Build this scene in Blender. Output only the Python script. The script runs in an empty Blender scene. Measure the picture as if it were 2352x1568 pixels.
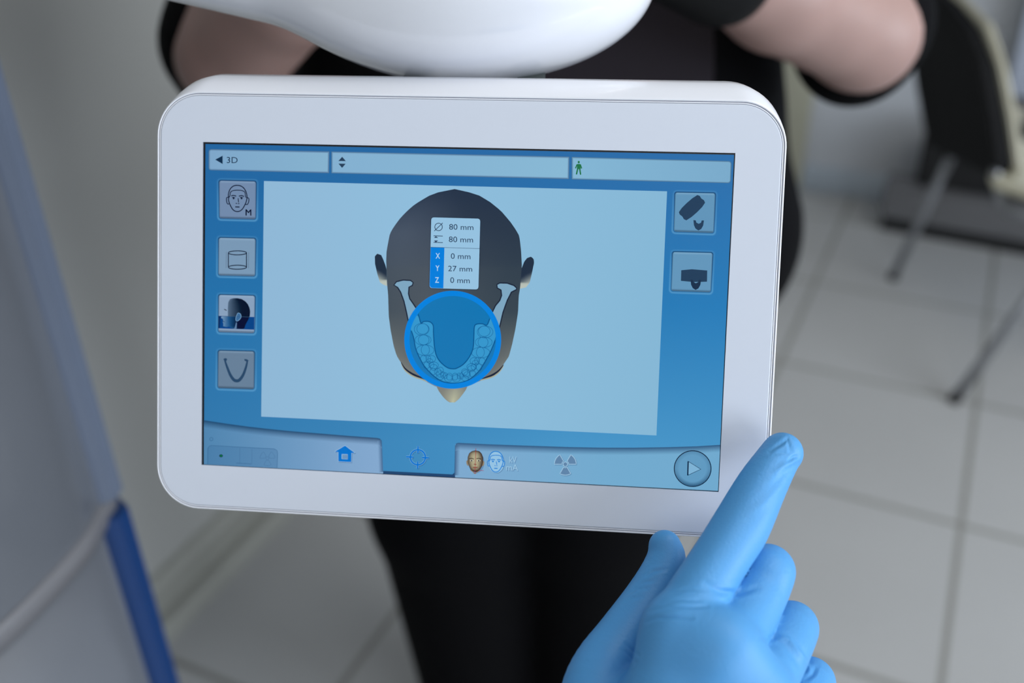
import bpy, bmesh, math, random
import numpy as np
from mathutils import Vector, Matrix

# ------------------------------------------------------------------ camera
SC = bpy.context.scene
COL = SC.collection
W_IMG, H_IMG = 2352, 1568
LENS = 35.0
FPX = W_IMG * LENS / 36.0
CAM_H = 1.35
# rows: camera right, camera down, camera forward in world axes
M = np.array([[0.90542, 0.42413, -0.01813],
              [0.20909, -0.48270, -0.85046],
              [-0.36946, 0.76623, -0.52572]])
U, S_, Vt = np.linalg.svd(M); M = U @ Vt
CAM = np.array([0.0, 0.0, CAM_H])
cd = bpy.data.cameras.new('camera')
cd.lens = LENS; cd.sensor_width = 36.0
cd.clip_start = 0.02; cd.clip_end = 50
cd.dof.use_dof = True
cd.dof.focus_distance = 0.394
cd.dof.aperture_fstop = 4.8
cam = bpy.data.objects.new('camera', cd); COL.objects.link(cam)
mw = Matrix.Identity(4)
for i in range(3):
    mw[i][0] = M[0][i]; mw[i][1] = -M[1][i]; mw[i][2] = -M[2][i]; mw[i][3] = CAM[i]
cam.matrix_world = mw
SC.camera = cam

# ------------------------------------------------------------------ world, lights, exposure
wd = bpy.data.worlds.new('world'); SC.world = wd; wd.use_nodes = True
bgn = wd.node_tree.nodes['Background']
bgn.inputs[0].default_value = (0.75, 0.86, 1.0, 1); bgn.inputs[1].default_value = 0.6

def area(name, loc, target, sx, sy, power, color):
    l = bpy.data.lights.new(name, 'AREA'); l.shape = 'RECTANGLE'; l.size = sx; l.size_y = sy
    l.energy = power; l.color = color
    o = bpy.data.objects.new(name, l); COL.objects.link(o); o.location = loc
    o.rotation_euler = (Vector(target) - Vector(loc)).to_track_quat('-Z', 'Y').to_euler()
    return o
area('window_daylight', (2.86, 0.9, 1.6), (0, 0.9, 1.25), 2.2, 1.5, 76, (0.82, 0.90, 1.0))
area('front_right_fill', (2.88, -1.15, 1.7), (-0.1, 0.4, 1.15), 1.3, 1.4, 38, (0.84, 0.91, 1.0))  # added fill from the front right, lights the touchscreen face and the hand
area('ceiling_lamp_light', (0.75, 1.0, 2.52), (0.75, 1.0, 0), 1.2, 0.6, 11, (1.0, 0.93, 0.80))
area('ceiling_lamp_light_front', (0.3, -0.9, 2.52), (0.3, -0.9, 0), 1.2, 0.6, 4.5, (1.0, 0.94, 0.84))

SC.view_settings.view_transform = 'Standard'
SC.view_settings.look = 'None'
SC.view_settings.gamma = 1.0
SC.view_settings.use_curve_mapping = False
SC.view_settings.exposure = 0.0

# ------------------------------------------------------------------ helpers
def ray(px, py):
    return M.T @ np.array([(px - W_IMG/2)/FPX, (py - H_IMG/2)/FPX, 1.0])
def at_z(px, py, z):          # point at camera depth z
    return CAM + ray(px, py)*z
def at_h(px, py, h):          # point at height h
    w = ray(px, py); return CAM + w*((h-CAM_H)/w[2])
def at_y(px, py, y):
    w = ray(px, py); return CAM + w*(y/w[1])

def lin(c):
    return tuple(((v/255.0)/12.92 if v/255.0 <= 0.04045 else ((v/255.0+0.055)/1.055)**2.4) for v in c)

def tag(o, label=None, cat=None, group=None, kind=None):
    if label: o['label'] = label
    if cat: o['category'] = cat
    if group: o['group'] = group
    if kind: o['kind'] = kind
    return o
def empty(name, loc=(0, 0, 0), label=None, cat=None, group=None):
    o = bpy.data.objects.new(name, None); COL.objects.link(o); o.location = loc
    o.empty_display_size = 0.05
    return tag(o, label, cat, group)
def mesh_obj(name, verts, faces, mat, parent=None, smooth=True, label=None, matrix=None):
    me = bpy.data.meshes.new(name)
    me.from_pydata([tuple(map(float, v)) for v in verts], [], [tuple(map(int, f)) for f in faces])
    me.update()
    return link_mesh(name, me, mat, parent, smooth, label, matrix)
def link_mesh(name, me, mat, parent=None, smooth=True, label=None, matrix=None):
    if mat is not None:
        for m in (mat if isinstance(mat, (list, tuple)) else [mat]): me.materials.append(m)
    if smooth:
        me.polygons.foreach_set('use_smooth', [True]*len(me.polygons))
    o = bpy.data.objects.new(name, me); COL.objects.link(o)
    if parent is not None:
        o.parent = parent
        par = parent.matrix_basis.copy()
        q = parent.parent
        while q is not None:
            par = q.matrix_basis @ par; q = q.parent
        # vertices are given in world space unless matrix == 'local'
        if matrix != 'local':
            me.transform(par.inverted())
    if label: o['label'] = label
    return o
def bm_obj(name, bm, mat, parent=None, smooth=False, label=None, matrix=None):
    me = bpy.data.meshes.new(name); bm.normal_update(); bm.to_mesh(me); bm.free()
    return link_mesh(name, me, mat, parent, smooth, label, matrix)
def box_bm(x0, x1, y0, y1, z0, z1, bevel=0.0, seg=2):
    bm = bmesh.new()
    bmesh.ops.create_cube(bm, size=1)
    bmesh.ops.scale(bm, vec=(x1-x0, y1-y0, z1-z0), verts=bm.verts)
    bmesh.ops.translate(bm, vec=((x0+x1)/2, (y0+y1)/2, (z0+z1)/2), verts=bm.verts)
    if bevel > 0:
        bmesh.ops.bevel(bm, geom=list(bm.edges), offset=bevel, segments=seg, profile=0.5, affect='EDGES')
    return bm
def box(name, x0, x1, y0, y1, z0, z1, mat, parent=None, bevel=0.0, label=None):
    return bm_obj(name, box_bm(x0, x1, y0, y1, z0, z1, bevel), mat, parent, bevel > 0, label)
def catmull(pts, n=8, closed=False):
    P = [np.array(p, float) for p in pts]; out = []
    N = len(P)
    rng = range(N if closed else N-1)
    for i in rng:
        if closed: p0, p1, p2, p3 = P[(i-1) % N], P[i], P[(i+1) % N], P[(i+2) % N]
        else:
            p0 = P[max(i-1, 0)]; p1 = P[i]; p2 = P[i+1]; p3 = P[min(i+2, N-1)]
        for k in range(n):
            t = k/n
            out.append(0.5*((2*p1)+(-p0+p2)*t+(2*p0-5*p1+4*p2-p3)*t*t+(-p0+3*p1-3*p2+p3)*t**3))
    if not closed: out.append(P[-1])
    return out
def tube(name, pts, r, mat, parent=None, seg=14, smooth_path=6, label=None):
    path = catmull(pts, smooth_path) if smooth_path and len(pts) > 2 else [np.array(p, float) for p in pts]
    rings = []; up = np.array([0.13, 0.07, 1.0])
    n = len(path); V = []; F = []
    for i, p in enumerate(path):
        t = path[min(i+1, n-1)] - path[max(i-1, 0)]; t /= np.linalg.norm(t)
        a = np.cross(t, up)
        if np.linalg.norm(a) < 1e-3: a = np.cross(t, [1, 0, 0])
        a /= np.linalg.norm(a); b = np.cross(t, a)
        rr = r[0]+(r[1]-r[0])*i/(n-1) if isinstance(r, (tuple, list)) else r
        for k in range(seg):
            an = 2*math.pi*k/seg
            V.append(p + rr*(math.cos(an)*a + math.sin(an)*b))
    for i in range(n-1):
        for k in range(seg):
            F.append((i*seg+k, i*seg+(k+1) % seg, (i+1)*seg+(k+1) % seg, (i+1)*seg+k))
    F.append(tuple(range(seg))[::-1]); F.append(tuple((n-1)*seg+k for k in range(seg)))
    return mesh_obj(name, V, F, mat, parent, True, label)

# ---- signed distance modelling: smooth blends of tapered capsules, meshed by surface nets
def sd_cone(P, a, b, ra, rb):
    a = np.asarray(a, float); b = np.asarray(b, float); ab = b-a
    L = max(float(ab @ ab), 1e-12)
    t = np.clip(((P-a) @ ab)/L, 0, 1)
    q = P - a - t[..., None]*ab
    return np.sqrt((q*q).sum(-1)) - (ra+(rb-ra)*t)
def sd_ell(P, c, R, ax):      # ellipsoid, R radii along rows of ax
    q = (P-np.asarray(c)) @ np.asarray(ax).T
    k0 = np.sqrt(((q/R)**2).sum(-1)); k1 = np.sqrt(((q/(np.array(R)**2))**2).sum(-1))+1e-9
    return k0*(k0-1.0)/k1
def smin(a, b, k):
    h = np.maximum(k-np.abs(a-b), 0.0)/k
    return np.minimum(a, b)-h*h*k*0.25
def surface_nets(fn, lo, hi, h, project=2, pad=0.004):
    lo = np.array(lo, float); hi = np.array(hi, float)
    n = np.ceil((hi-lo)/h).astype(int)+1
    xs = [lo[i]+h*np.arange(n[i]) for i in range(3)]
    F = np.empty(n, np.float32); B = 10
    cen = [xs[i][0]+h*(np.arange(0, n[i], B)+(B-1)/2) for i in range(3)]
    fc = fn(np.stack(np.meshgrid(*cen, indexing='ij'), -1))
    lim = B*h*0.5*1.74+2.5*h+pad
    for i in range(fc.shape[0]):
        for j in range(fc.shape[1]):
            for k in range(fc.shape[2]):
                sl = (slice(i*B, (i+1)*B), slice(j*B, (j+1)*B), slice(k*B, (k+1)*B))
                if abs(fc[i, j, k]) > lim: F[sl] = fc[i, j, k]
                else: F[sl] = fn(np.stack(np.meshgrid(xs[0][sl[0]], xs[1][sl[1]], xs[2][sl[2]], indexing='ij'), -1))
    s = F < 0
    cn = n-1
    acc = np.zeros(tuple(cn)+(3,), np.float32); cnt = np.zeros(tuple(cn), np.int32)
    quads = []
    for ax in range(3):
        o1, o2 = [(1, 2), (2, 0), (0, 1)][ax]
        sl0 = [slice(None)]*3; sl1 = [slice(None)]*3
        sl0[ax] = slice(0, -1); sl1[ax] = slice(1, None)
        A = F[tuple(sl0)]; B = F[tuple(sl1)]
        ch = (A < 0) != (B < 0)
        idx = np.argwhere(ch)
        if len(idx) == 0: continue
        a = A[ch]; b = B[ch]; t = a/(a-b)
        P = idx.astype(np.float32); P[:, ax] += t
        ok = np.ones(len(idx), bool); cells = []
        for d1, d2 in ((-1, -1), (0, -1), (0, 0), (-1, 0)):
            c = idx.copy(); c[:, o1] += d1; c[:, o2] += d2
            v = ((c >= 0) & (c < cn)).all(1); ok &= v
            cc = c[v]
            np.add.at(acc, (cc[:, 0], cc[:, 1], cc[:, 2]), P[v])
            np.add.at(cnt, (cc[:, 0], cc[:, 1], cc[:, 2]), 1)
            cells.append(c)
        q = np.stack(cells, 1)[ok]; neg = (a < 0)[ok]
        q[~neg] = q[~neg][:, ::-1]
        quads.append(q)
    m = cnt > 0
    ids = -np.ones(tuple(cn), np.int64); ids[m] = np.arange(m.sum())
    V = lo + h*(acc[m]/cnt[m][:, None]).astype(float)
    Q = np.concatenate(quads); Q = ids[Q[..., 0], Q[..., 1], Q[..., 2]]
    e = h*0.25
    for _ in range(project):
        f0 = fn(V)
        g = np.stack([fn(V+np.eye(3)[i]*e)-fn(V-np.eye(3)[i]*e) for i in range(3)], -1)/(2*e)
        gn = (g*g).sum(-1)+1e-6
        V = V - 0.9*(np.clip(f0, -h, h)/np.maximum(gn, .3))[:, None]*g
    return V, Q
def subdivide(V, Q, sel):       # linear 1-to-4 split of the chosen quads
    Qs = Q[sel]
    E = np.concatenate([Qs[:, [0, 1]], Qs[:, [1, 2]], Qs[:, [2, 3]], Qs[:, [3, 0]]]); E.sort(1)
    key = E[:, 0]*(len(V)+1)+E[:, 1]; uq, first, inv = np.unique(key, return_index=True, return_inverse=True)
    inv = inv.reshape(-1)
    mid = V[E[first]].mean(1); cen = V[Qs].mean(1); n0 = len(V); n = len(Qs)
    m = inv.reshape(4, n)+n0; c = np.arange(n)+n0+len(mid)
    new = np.concatenate([np.stack([Qs[:, 0], m[0], c, m[3]], 1), np.stack([m[0], Qs[:, 1], m[1], c], 1), np.stack([c, m[1], Qs[:, 2], m[2]], 1), np.stack([m[3], c, m[2], Qs[:, 3]], 1)])
    return np.concatenate([V, mid, cen]), np.concatenate([Q[~sel], new])
def fast_mesh(name, V, Q, mat, parent=None, label=None):
    return mesh_obj(name, V, Q, mat, parent, True, label)

# ------------------------------------------------------------------ materials
def new_mat(name):
    m = bpy.data.materials.new(name); m.use_nodes = True
    nt = m.node_tree; b = nt.nodes['Principled BSDF']
    return m, nt, b
def plain(name, rgb, rough=0.5, metal=0.0, coat=0.0, spec=0.5, noise=0.03, nscale=30, bump=0.0, bscale=400, sss=0.0):
    m, nt, b = new_mat(name)
    c = lin(rgb)
    N = nt.nodes; L = nt.links
    tc = N.new('ShaderNodeTexCoord'); nz = N.new('ShaderNodeTexNoise'); nz.inputs['Scale'].default_value = nscale
    nz.inputs['Detail'].default_value = 4
    L.new(tc.outputs['Object'], nz.inputs['Vector'])
    mx = N.new('ShaderNodeMix'); mx.data_type = 'RGBA'
    mx.inputs[6].default_value = tuple(v*(1-noise) for v in c)+(1,)
    mx.inputs[7].default_value = tuple(min(1, v*(1+noise)) for v in c)+(1,)
    L.new(nz.outputs['Fac'], mx.inputs[0]); L.new(mx.outputs[2], b.inputs['Base Color'])
    b.inputs['Roughness'].default_value = rough; b.inputs['Metallic'].default_value = metal
    b.inputs['Specular IOR Level'].default_value = spec
    b.inputs['Coat Weight'].default_value = coat; b.inputs['Coat Roughness'].default_value = 0.08
    if sss:
        b.inputs['Subsurface Weight'].default_value = sss
        b.inputs['Subsurface Radius'].default_value = (0.01, 0.004, 0.002); b.inputs['Subsurface Scale'].default_value = 0.5
    if bump:
        n2 = N.new('ShaderNodeTexNoise'); n2.inputs['Scale'].default_value = bscale; n2.inputs['Detail'].default_value = 5
        L.new(tc.outputs['Object'], n2.inputs['Vector'])
        bp = N.new('ShaderNodeBump'); bp.inputs['Strength'].default_value = bump; bp.inputs['Distance'].default_value = 0.001
        L.new(n2.outputs['Fac'], bp.inputs['Height']); L.new(bp.outputs[0], b.inputs['Normal'])
    return m
MT = {}
MT['housing'] = plain('white_gloss_plastic', (236, 238, 245), 0.28, coat=0.5, noise=0.004)
MT['bezel'] = plain('white_bezel_glass', (216, 222, 234), 0.30, coat=0.25, noise=0.004)
MT['groove'] = plain('grey_gasket', (150, 152, 165), 0.6, noise=0.01)
MT['pod'] = plain('white_lacquer', (234, 236, 243), 0.22, coat=1.0, noise=0.004)
MT['mount'] = plain('grey_mount_metal', (96, 102, 100), 0.4, metal=0.3)
MT['black_glass'] = plain('black_display_border', (8, 10, 18), 0.25)
MT['wall'] = plain('wall_paint', (176, 176, 172), 0.75, noise=0.015, nscale=6)
MT['wall_back'] = plain('wall_paint_cool', (182, 185, 190), 0.7, noise=0.015, nscale=6)
MT['wall_warm'] = plain('door_frame_paint', (166, 164, 146), 0.6, noise=0.01)
MT['ceiling'] = plain('ceiling_paint', (225, 225, 225), 0.9)
MT['skirting'] = plain('skirting_paint', (160, 160, 152), 0.45)
MT['skirting_blue'] = plain('skirting_paint_cool', (170, 180, 190), 0.45)
MT['cover'] = plain('machine_cover_paint', (102, 106, 113), 0.33, coat=0.3, noise=0.01)
MT['cover_trim'] = plain('machine_trim_grey', (98, 108, 126), 0.4)
MT['cover_seam'] = plain('machine_seam_band', (112, 112, 116), 0.4)
MT['blue_trim'] = plain('machine_trim_blue', (16, 54, 106), 0.35)
MT['glove'] = plain('blue_nitrile', (80, 152, 210), 0.48, noise=0.03, nscale=60, bump=0.15, bscale=900, spec=0.4, sss=0.06)
MT['skin'] = plain('skin', (160, 130, 122), 0.5, noise=0.08, nscale=25, sss=0.1)
MT['black_cloth'] = plain('black_cloth', (3, 3, 5), 0.9, noise=0.3, nscale=12, spec=0.12, bump=0.4, bscale=200)
MT['plum_cloth'] = plain('dark_plum_tunic_cloth', (34, 29, 35), 0.85, noise=0.12, nscale=8, spec=0.25, bump=0.4, bscale=200)
MT['hair'] = plain('dark_hair', (40, 28, 22), 0.5)
MT['chair_black'] = plain('black_upholstery', (12, 12, 14), 0.75, noise=0.1, spec=0.25)
MT['chair_cream'] = plain('cream_shell', (196, 192, 172), 0.45)
MT['metal'] = plain('satin_steel', (150, 152, 156), 0.35, metal=0.75)
MT['rubber'] = plain('black_rubber', (16, 16, 18), 0.6)
MT['plinth'] = plain('grey_equipment_cover', (98, 98, 100), 0.5)
MT['cab_light'] = plain('cabinet_front', (176, 184, 200), 0.4)
MT['cab_cream'] = plain('cabinet_lower_front', (176, 172, 158), 0.5)
MT['band'] = plain('black_cuff', (6, 7, 9), 0.6, spec=0.2)

# floor tiles: 45 cm grid with soft grey grout
TILE, GX, GY = 0.45, 0.151, 1.247
m, nt, b = new_mat('floor_tiles'); N = nt.nodes; L = nt.links
tc = N.new('ShaderNodeTexCoord'); sep = N.new('ShaderNodeSeparateXYZ'); L.new(tc.outputs['Object'], sep.inputs[0])
def nmath(op, a, bb=None):
    n = N.new('ShaderNodeMath'); n.operation = op
    for i, v in enumerate((a, bb)):
        if v is None: continue
        if isinstance(v, (int, float)): n.inputs[i].default_value = v
        else: L.new(v, n.inputs[i])
    return n.outputs[0]
def grid(out, off):
    v = nmath('SUBTRACT', out, off - 20*TILE)
    v = nmath('MODULO', v, TILE)
    return nmath('MINIMUM', v, nmath('SUBTRACT', TILE, v))
dmin = nmath('MINIMUM', grid(sep.outputs[0], GX), grid(sep.outputs[1], GY))
gm = nmath('LESS_THAN', dmin, 0.0058)
nz = N.new('ShaderNodeTexNoise'); nz.inputs['Scale'].default_value = 3.0; nz.inputs['Detail'].default_value = 5
L.new(tc.outputs['Object'], nz.inputs['Vector'])
cr = N.new('ShaderNodeMix'); cr.data_type = 'RGBA'
cr.inputs[6].default_value = lin((168, 168, 167))+(1,); cr.inputs[7].default_value = lin((177, 177, 176))+(1,)
L.new(nz.outputs['Fac'], cr.inputs[0])
mx = N.new('ShaderNodeMix'); mx.data_type = 'RGBA'; L.new(gm, mx.inputs[0]); L.new(cr.outputs[2], mx.inputs[6])
mx.inputs[7].default_value = lin((132, 131, 125))+(1,)
L.new(mx.outputs[2], b.inputs['Base Color']); b.inputs['Roughness'].default_value = 0.42
MT['floor'] = m

# display light: colour attribute drives emission, alpha blends content layers
m = bpy.data.materials.new('display_pixels'); m.use_nodes = True; nt = m.node_tree; nt.nodes.clear(); N = nt.nodes; L = nt.links
at = N.new('ShaderNodeAttribute'); at.attribute_name = 'Col'
em = N.new('ShaderNodeEmission'); L.new(at.outputs['Color'], em.inputs['Color']); em.inputs['Strength'].default_value = 1.0
tr = N.new('ShaderNodeBsdfTransparent'); ms = N.new('ShaderNodeMixShader')
L.new(at.outputs['Alpha'], ms.inputs[0]); L.new(tr.outputs[0], ms.inputs[1]); L.new(em.outputs[0], ms.inputs[2])
ou = N.new('ShaderNodeOutputMaterial'); L.new(ms.outputs[0], ou.inputs[0])
MT['pixels'] = m
# thin cover glass over the display
m = bpy.data.materials.new('cover_glass'); m.use_nodes = True; nt = m.node_tree; nt.nodes.clear(); N = nt.nodes; L = nt.links
fr = N.new('ShaderNodeFresnel'); fr.inputs['IOR'].default_value = 1.32
gl = N.new('ShaderNodeBsdfGlossy'); gl.inputs['Roughness'].default_value = 0.12
tr = N.new('ShaderNodeBsdfTransparent'); ms = N.new('ShaderNodeMixShader')
L.new(fr.outputs[0], ms.inputs[0]); L.new(tr.outputs[0], ms.inputs[1]); L.new(gl.outputs[0], ms.inputs[2])
ou = N.new('ShaderNodeOutputMaterial'); L.new(ms.outputs[0], ou.inputs[0])
MT['glass'] = m
# ------------------------------------------------------------------ the room
XL, XR, YF, YB, ZC = -1.107, 3.0, -2.3, 3.25, 2.6
def struct(o, label): o['kind'] = 'structure'; o['label'] = label; return o
struct(box('floor', XL-0.1, XR+0.1, YF-0.1, YB+0.1, -0.1, 0, MT['floor']), 'grey square tiled floor with grey grout')
struct(box('ceiling', XL-0.1, XR+0.1, YF-0.1, YB+0.1, ZC, ZC+0.1, MT['ceiling']), 'plain white ceiling')
struct(box('wall_left', XL-0.1, XL, YF-0.1, YB+0.1, 0, ZC, MT['wall']), 'plain grey painted wall on the left')
struct(box('wall_back', XL, XR, YB, YB+0.1, 0, ZC, MT['wall_back']), 'pale cool painted wall behind the chair')
struct(box('wall_front', XL, XR, YF-0.1, YF, 0, ZC, MT['wall']), 'plain painted wall behind the viewer')
# right wall with a window opening, and a second one added for the fill light
bm = bmesh.new()
for a in ((YF-0.1, -1.85, 0, ZC), (-1.85, -0.45, 0, 0.85), (-1.85, -0.45, 2.35, ZC), (-0.45, -0.25, 0, ZC), (2.05, YB+0.1, 0, ZC), (-0.25, 2.05, 0, 0.85), (-0.25, 2.05, 2.35, ZC)):
    t = box_bm(XR, XR+0.1, *a); me = bpy.data.meshes.new('t'); t.to_mesh(me); t.free(); bm.from_mesh(me); bpy.data.meshes.remove(me)
struct(bm_obj('wall_right', bm, MT['wall_back']), 'pale painted wall with the window')
wroot = empty('window_1', (XR, 0.9, 0.85)); struct(wroot, 'large white framed window in the right wall')
bm = bmesh.new()
for a in ((-0.25, -0.19, 0.85, 2.35), (1.99, 2.05, 0.85, 2.35), (0.87, 0.93, 0.85, 2.35), (-0.25, 2.05, 0.85, 0.91), (-0.25, 2.05, 2.29, 2.35)):
    t = box_bm(XR+0.02, XR+0.07, *a); me = bpy.data.meshes.new('t'); t.to_mesh(me); t.free(); bm.from_mesh(me); bpy.data.meshes.remove(me)
bm_obj('window_frame', bm, MT['skirting'], wroot)
fill_root = empty('added_window', (XR, -1.15, 0.85)); struct(fill_root, 'smaller white framed window added in the right wall around the front fill light')  # unseen window, added to give the front fill light a place
bm = bmesh.new()
for a in ((-1.85, -1.79, 0.85, 2.35), (-0.51, -0.45, 0.85, 2.35), (-1.85, -0.45, 0.85, 0.91), (-1.85, -0.45, 2.29, 2.35)):
    t = box_bm(XR+0.02, XR+0.07, *a); me = bpy.data.meshes.new('t'); t.to_mesh(me); t.free(); bm.from_mesh(me); bpy.data.meshes.remove(me)
bm_obj('window_frame', bm, MT['skirting'], fill_root)
# skirting: two stepped ledges on the left wall, plain one on the back wall
bm = bmesh.new()
prof = [(0, 0), (0.034, 0), (0.034, 0.026), (0.028, 0.036), (0.006, 0.038), (0.006, 0.082), (0.020, 0.086), (0.022, 0.108), (0.014, 0.120), (0, 0.122)]
va = [bm.verts.new((XL+x, YF, z)) for x, z in prof]; vb = [bm.verts.new((XL+x, YB, z)) for x, z in prof]
for i in range(len(prof)):
    j = (i+1) % len(prof); bm.faces.new((va[i], vb[i], vb[j], va[j]))
bm.faces.new(va); bm.faces.new(vb[::-1])
struct(bm_obj('baseboard_left', bm, MT['skirting']), 'pale moulded baseboard along the left wall')
struct(box('baseboard_back', -0.47, XR, YB-0.014, YB, 0, 0.09, MT['skirting_blue'], bevel=0.003), 'pale cool baseboard along the back wall')
struct(box('trim_1', -0.62, -0.47, YB-0.03, YB, 0, 2.1, MT['wall_warm'], bevel=0.004), 'beige door frame board on the back wall')

# ------------------------------------------------------------------ cabinet standing on the back wall
cab = empty('wall_cabinet', (0.6, 3.1, 0), 'pale grey storage cabinet with cream lower front behind the chair', 'cabinet')
box('cabinet_body', 0.08, 1.1, 3.135, 3.235, 0.42, 1.4, MT['cab_light'], cab, 0.004)
box('plinth', 0.08, 1.1, 3.145, 3.235, 0.0, 0.385, MT['cab_cream'], cab, 0.003, label='cream lower front of the cabinet')
box('shadow_gap', 0.085, 1.095, 3.155, 3.23, 0.385, 0.42, MT['plinth'], cab, label='grey recess between the two fronts')

# ------------------------------------------------------------------ low equipment base behind the chair
eb = empty('equipment_base', (0.3, 3.0, 0), 'low grey floor platform with black rubber skirt under the chair back', 'equipment base')
PL = [(-0.19, 3.01), (0.9, 2.95), (0.9, 3.12), (-0.19, 3.125)]
def prism(name, poly, z0, z1, mat, parent, bev=0.004, label=None):
    bm = bmesh.new(); v = [bm.verts.new((x, y, z0)) for x, y in poly]; f = bm.faces.new(v)
    r = bmesh.ops.extrude_face_region(bm, geom=[f]); bmesh.ops.translate(bm, vec=(0, 0, z1-z0), verts=[g for g in r['geom'] if isinstance(g, bmesh.types.BMVert)])
    bmesh.ops.recalc_face_normals(bm, faces=bm.faces)
    if bev: bmesh.ops.bevel(bm, geom=list(bm.edges), offset=bev, segments=2, affect='EDGES')
    return bm_obj(name, bm, mat, parent, False, label)
prism('platform', PL, 0.045, 0.15, MT['plinth'], eb, 0.006)
prism('rubber_skirt', [(-0.18, 3.02), (0.9, 2.96), (0.9, 3.11), (-0.18, 3.115)], 0.0, 0.045, MT['rubber'], eb, 0.003, label='black rubber skirt')
prism('upholstered_block', [(-0.11, 3.045), (0.5, 3.02), (0.5, 3.11), (-0.11, 3.12)], 0.15, 0.36, MT['rubber'], eb, 0.01, label='black block on the platform')

# ------------------------------------------------------------------ visitor chair
ch = empty('visitor_chair', (0.15, 2.45, 0), 'visitor chair with black reclined backrest, cream shell and grey metal legs', 'chair')
bp = [(2106, -60), (2104, 60), (2122, 200), (2146, 330), (2190, 356), (2250, 384), (2296, 404), (2312, 388), (2296, 270), (2272, 150), (2240, 66), (2196, 10), (2150, -30)]
def chair_pt(px, py, dx=0.0):
    y = 2.74 - (px-2104)/208.0*0.36
    p = at_y(px, py, y); return p+np.array([dx, 0.36*dx, 0])
def slab(name, poly, d0, d1, mat, label=None):
    n = len(poly); V = [chair_pt(x, y, d0) for x, y in poly]+[chair_pt(x, y, d1) for x, y in poly]
    F = [tuple(range(n))[::-1], tuple(range(n, 2*n))]+[(i, (i+1) % n, n+(i+1) % n, n+i) for i in range(n)]
    bm = bmesh.new(); vs = [bm.verts.new(tuple(v)) for v in V]
    for f in F: bm.faces.new([vs[i] for i in f])
    bmesh.ops.recalc_face_normals(bm, faces=bm.faces)
    bmesh.ops.bevel(bm, geom=list(bm.edges), offset=0.006, segments=2, affect='EDGES')
    return bm_obj(name, bm, mat, ch, False, label)
slab('backrest', bp, -0.02, 0.015, MT['chair_black'])
rim = [(x+(9 if x > 2200 else 0), y-(12 if y < 100 else 0)) for x, y in bp]
slab('back_shell', rim, 0.0155, 0.03, MT['chair_cream'], 'cream inner shell of the backrest')
prism('seat', [(0.04, 2.66), (0.075, 2.36), (0.46, 2.16), (0.53, 2.62)], 0.435, 0.462, MT['chair_cream'], ch, 0.008, label='cream seat')
def leg(a, b2): return tube('leg', [a, b2], 0.0115, MT['metal'], ch)
P1 = at_h(2050, 640, 0.0); P2 = at_h(2190, 922, 0.0)
leg(P1, at_y(2188, 352, 2.64)); leg(P2, (0.27, 2.27, 0.438))
leg((0.62, 2.72, 0), (0.50, 2.60, 0.435)); leg((0.58, 2.05, 0), (0.44, 2.2, 0.435))
tube('frame_tube', [at_y(2288, 380, 2.40), at_y(2292, 430, 2.38), at_y(2312, 475, 2.34), at_y(2375, 500, 2.25), (0.44, 2.19, 0.42)], 0.011, MT['metal'], ch)
for p in (P1, P2): 
    tube('leg_cap', [p+np.array([0, 0, 0.0]), p+np.array([0.004, 0, 0.02])], 0.0135, MT['rubber'], ch, smooth_path=0, label='dark rubber leg cap')

# ------------------------------------------------------------------ imaging machine: column, arm, head
mach = empty('imaging_machine', (-0.75, 0.25, 0), 'tall pale imaging machine with blue edge strip and glossy white arm over the touchscreen', 'medical machine')
COLSEC = [(-.600, .431), (-.584, .395), (-.574, .341), (-.570, .290), (-.572, .22), (-.580, .15), (-.602, .075), (-.650, .025), (-.72, .0), (-.80, -.005),
          (-.90, .01), (-.955, .06), (-.97, .15), (-.97, .30), (-.965, .41), (-.93, .455), (-.85, .47), (-.74, .472), (-.65, .468), (-.612, .455)]
def col_section(off=0.0, n=5):
    base = catmull(COLSEC, n, True); c = np.array([-.77, .235]); out = []
    for i, p in enumerate(base):
        t = base[(i+1) % len(base)]-base[i-1]; t /= np.linalg.norm(t); nn = np.array([-t[1], t[0]])
        if nn @ (p-c) < 0: nn = -nn
        out.append(tuple(p+nn*off))
    return out
def loft(name, rings, mat, parent, label=None, cap=True):
    V = []; F = []; n = len(rings[0])
    for r in rings: V += r
    for i in range(len(rings)-1):
        for k in range(n):
            F.append((i*n+k, i*n+(k+1) % n, (i+1)*n+(k+1) % n, (i+1)*n+k))
    if cap: F.append(tuple(range(n))[::-1]); F.append(tuple((len(rings)-1)*n+k for k in range(n)))
    return mesh_obj(name, V, F, mat, parent, True, label)
def ring(off, z): return [(x, y, z) for x, y in col_section(off)]
SEAM = 0.782
loft('lower_cover', [ring(-0.004, 0.03), ring(-0.004, SEAM-0.012)], MT['cover'], mach)
loft('seam_band', [ring(-0.004, SEAM-0.012), ring(0.003, SEAM-0.010), ring(0.003, SEAM+0.010), ring(0.0, SEAM+0.012)], MT['cover_seam'], mach, 'pale band running round the column')
loft('upper_cover', [ring(0.0, SEAM+0.012), ring(0.001, SEAM+0.014), ring(0.001, 2.2), ring(-0.03, 2.23)], MT['cover'], mach)
EDGE = [(-.6075, .4270), (-.5985, .4326), (-.5920, .4410), (-.5960, .4560), (-.6300, .4680), (-.6300, .4500)]
prism('edge_trim', EDGE, SEAM+0.012, 2.2, MT['cover_trim'], mach, 0.0012, 'grey blue edge strip of the upper column')
prism('blue_edge_trim', EDGE, 0.03, SEAM-0.006, MT['blue_trim'], mach, 0.0012, 'blue edge strip of the lower column')
loft('base_plate', [ring(0.05, 0.0), ring(0.05, 0.025), ring(0.045, 0.03)], MT['cover_trim'], mach)

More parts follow.
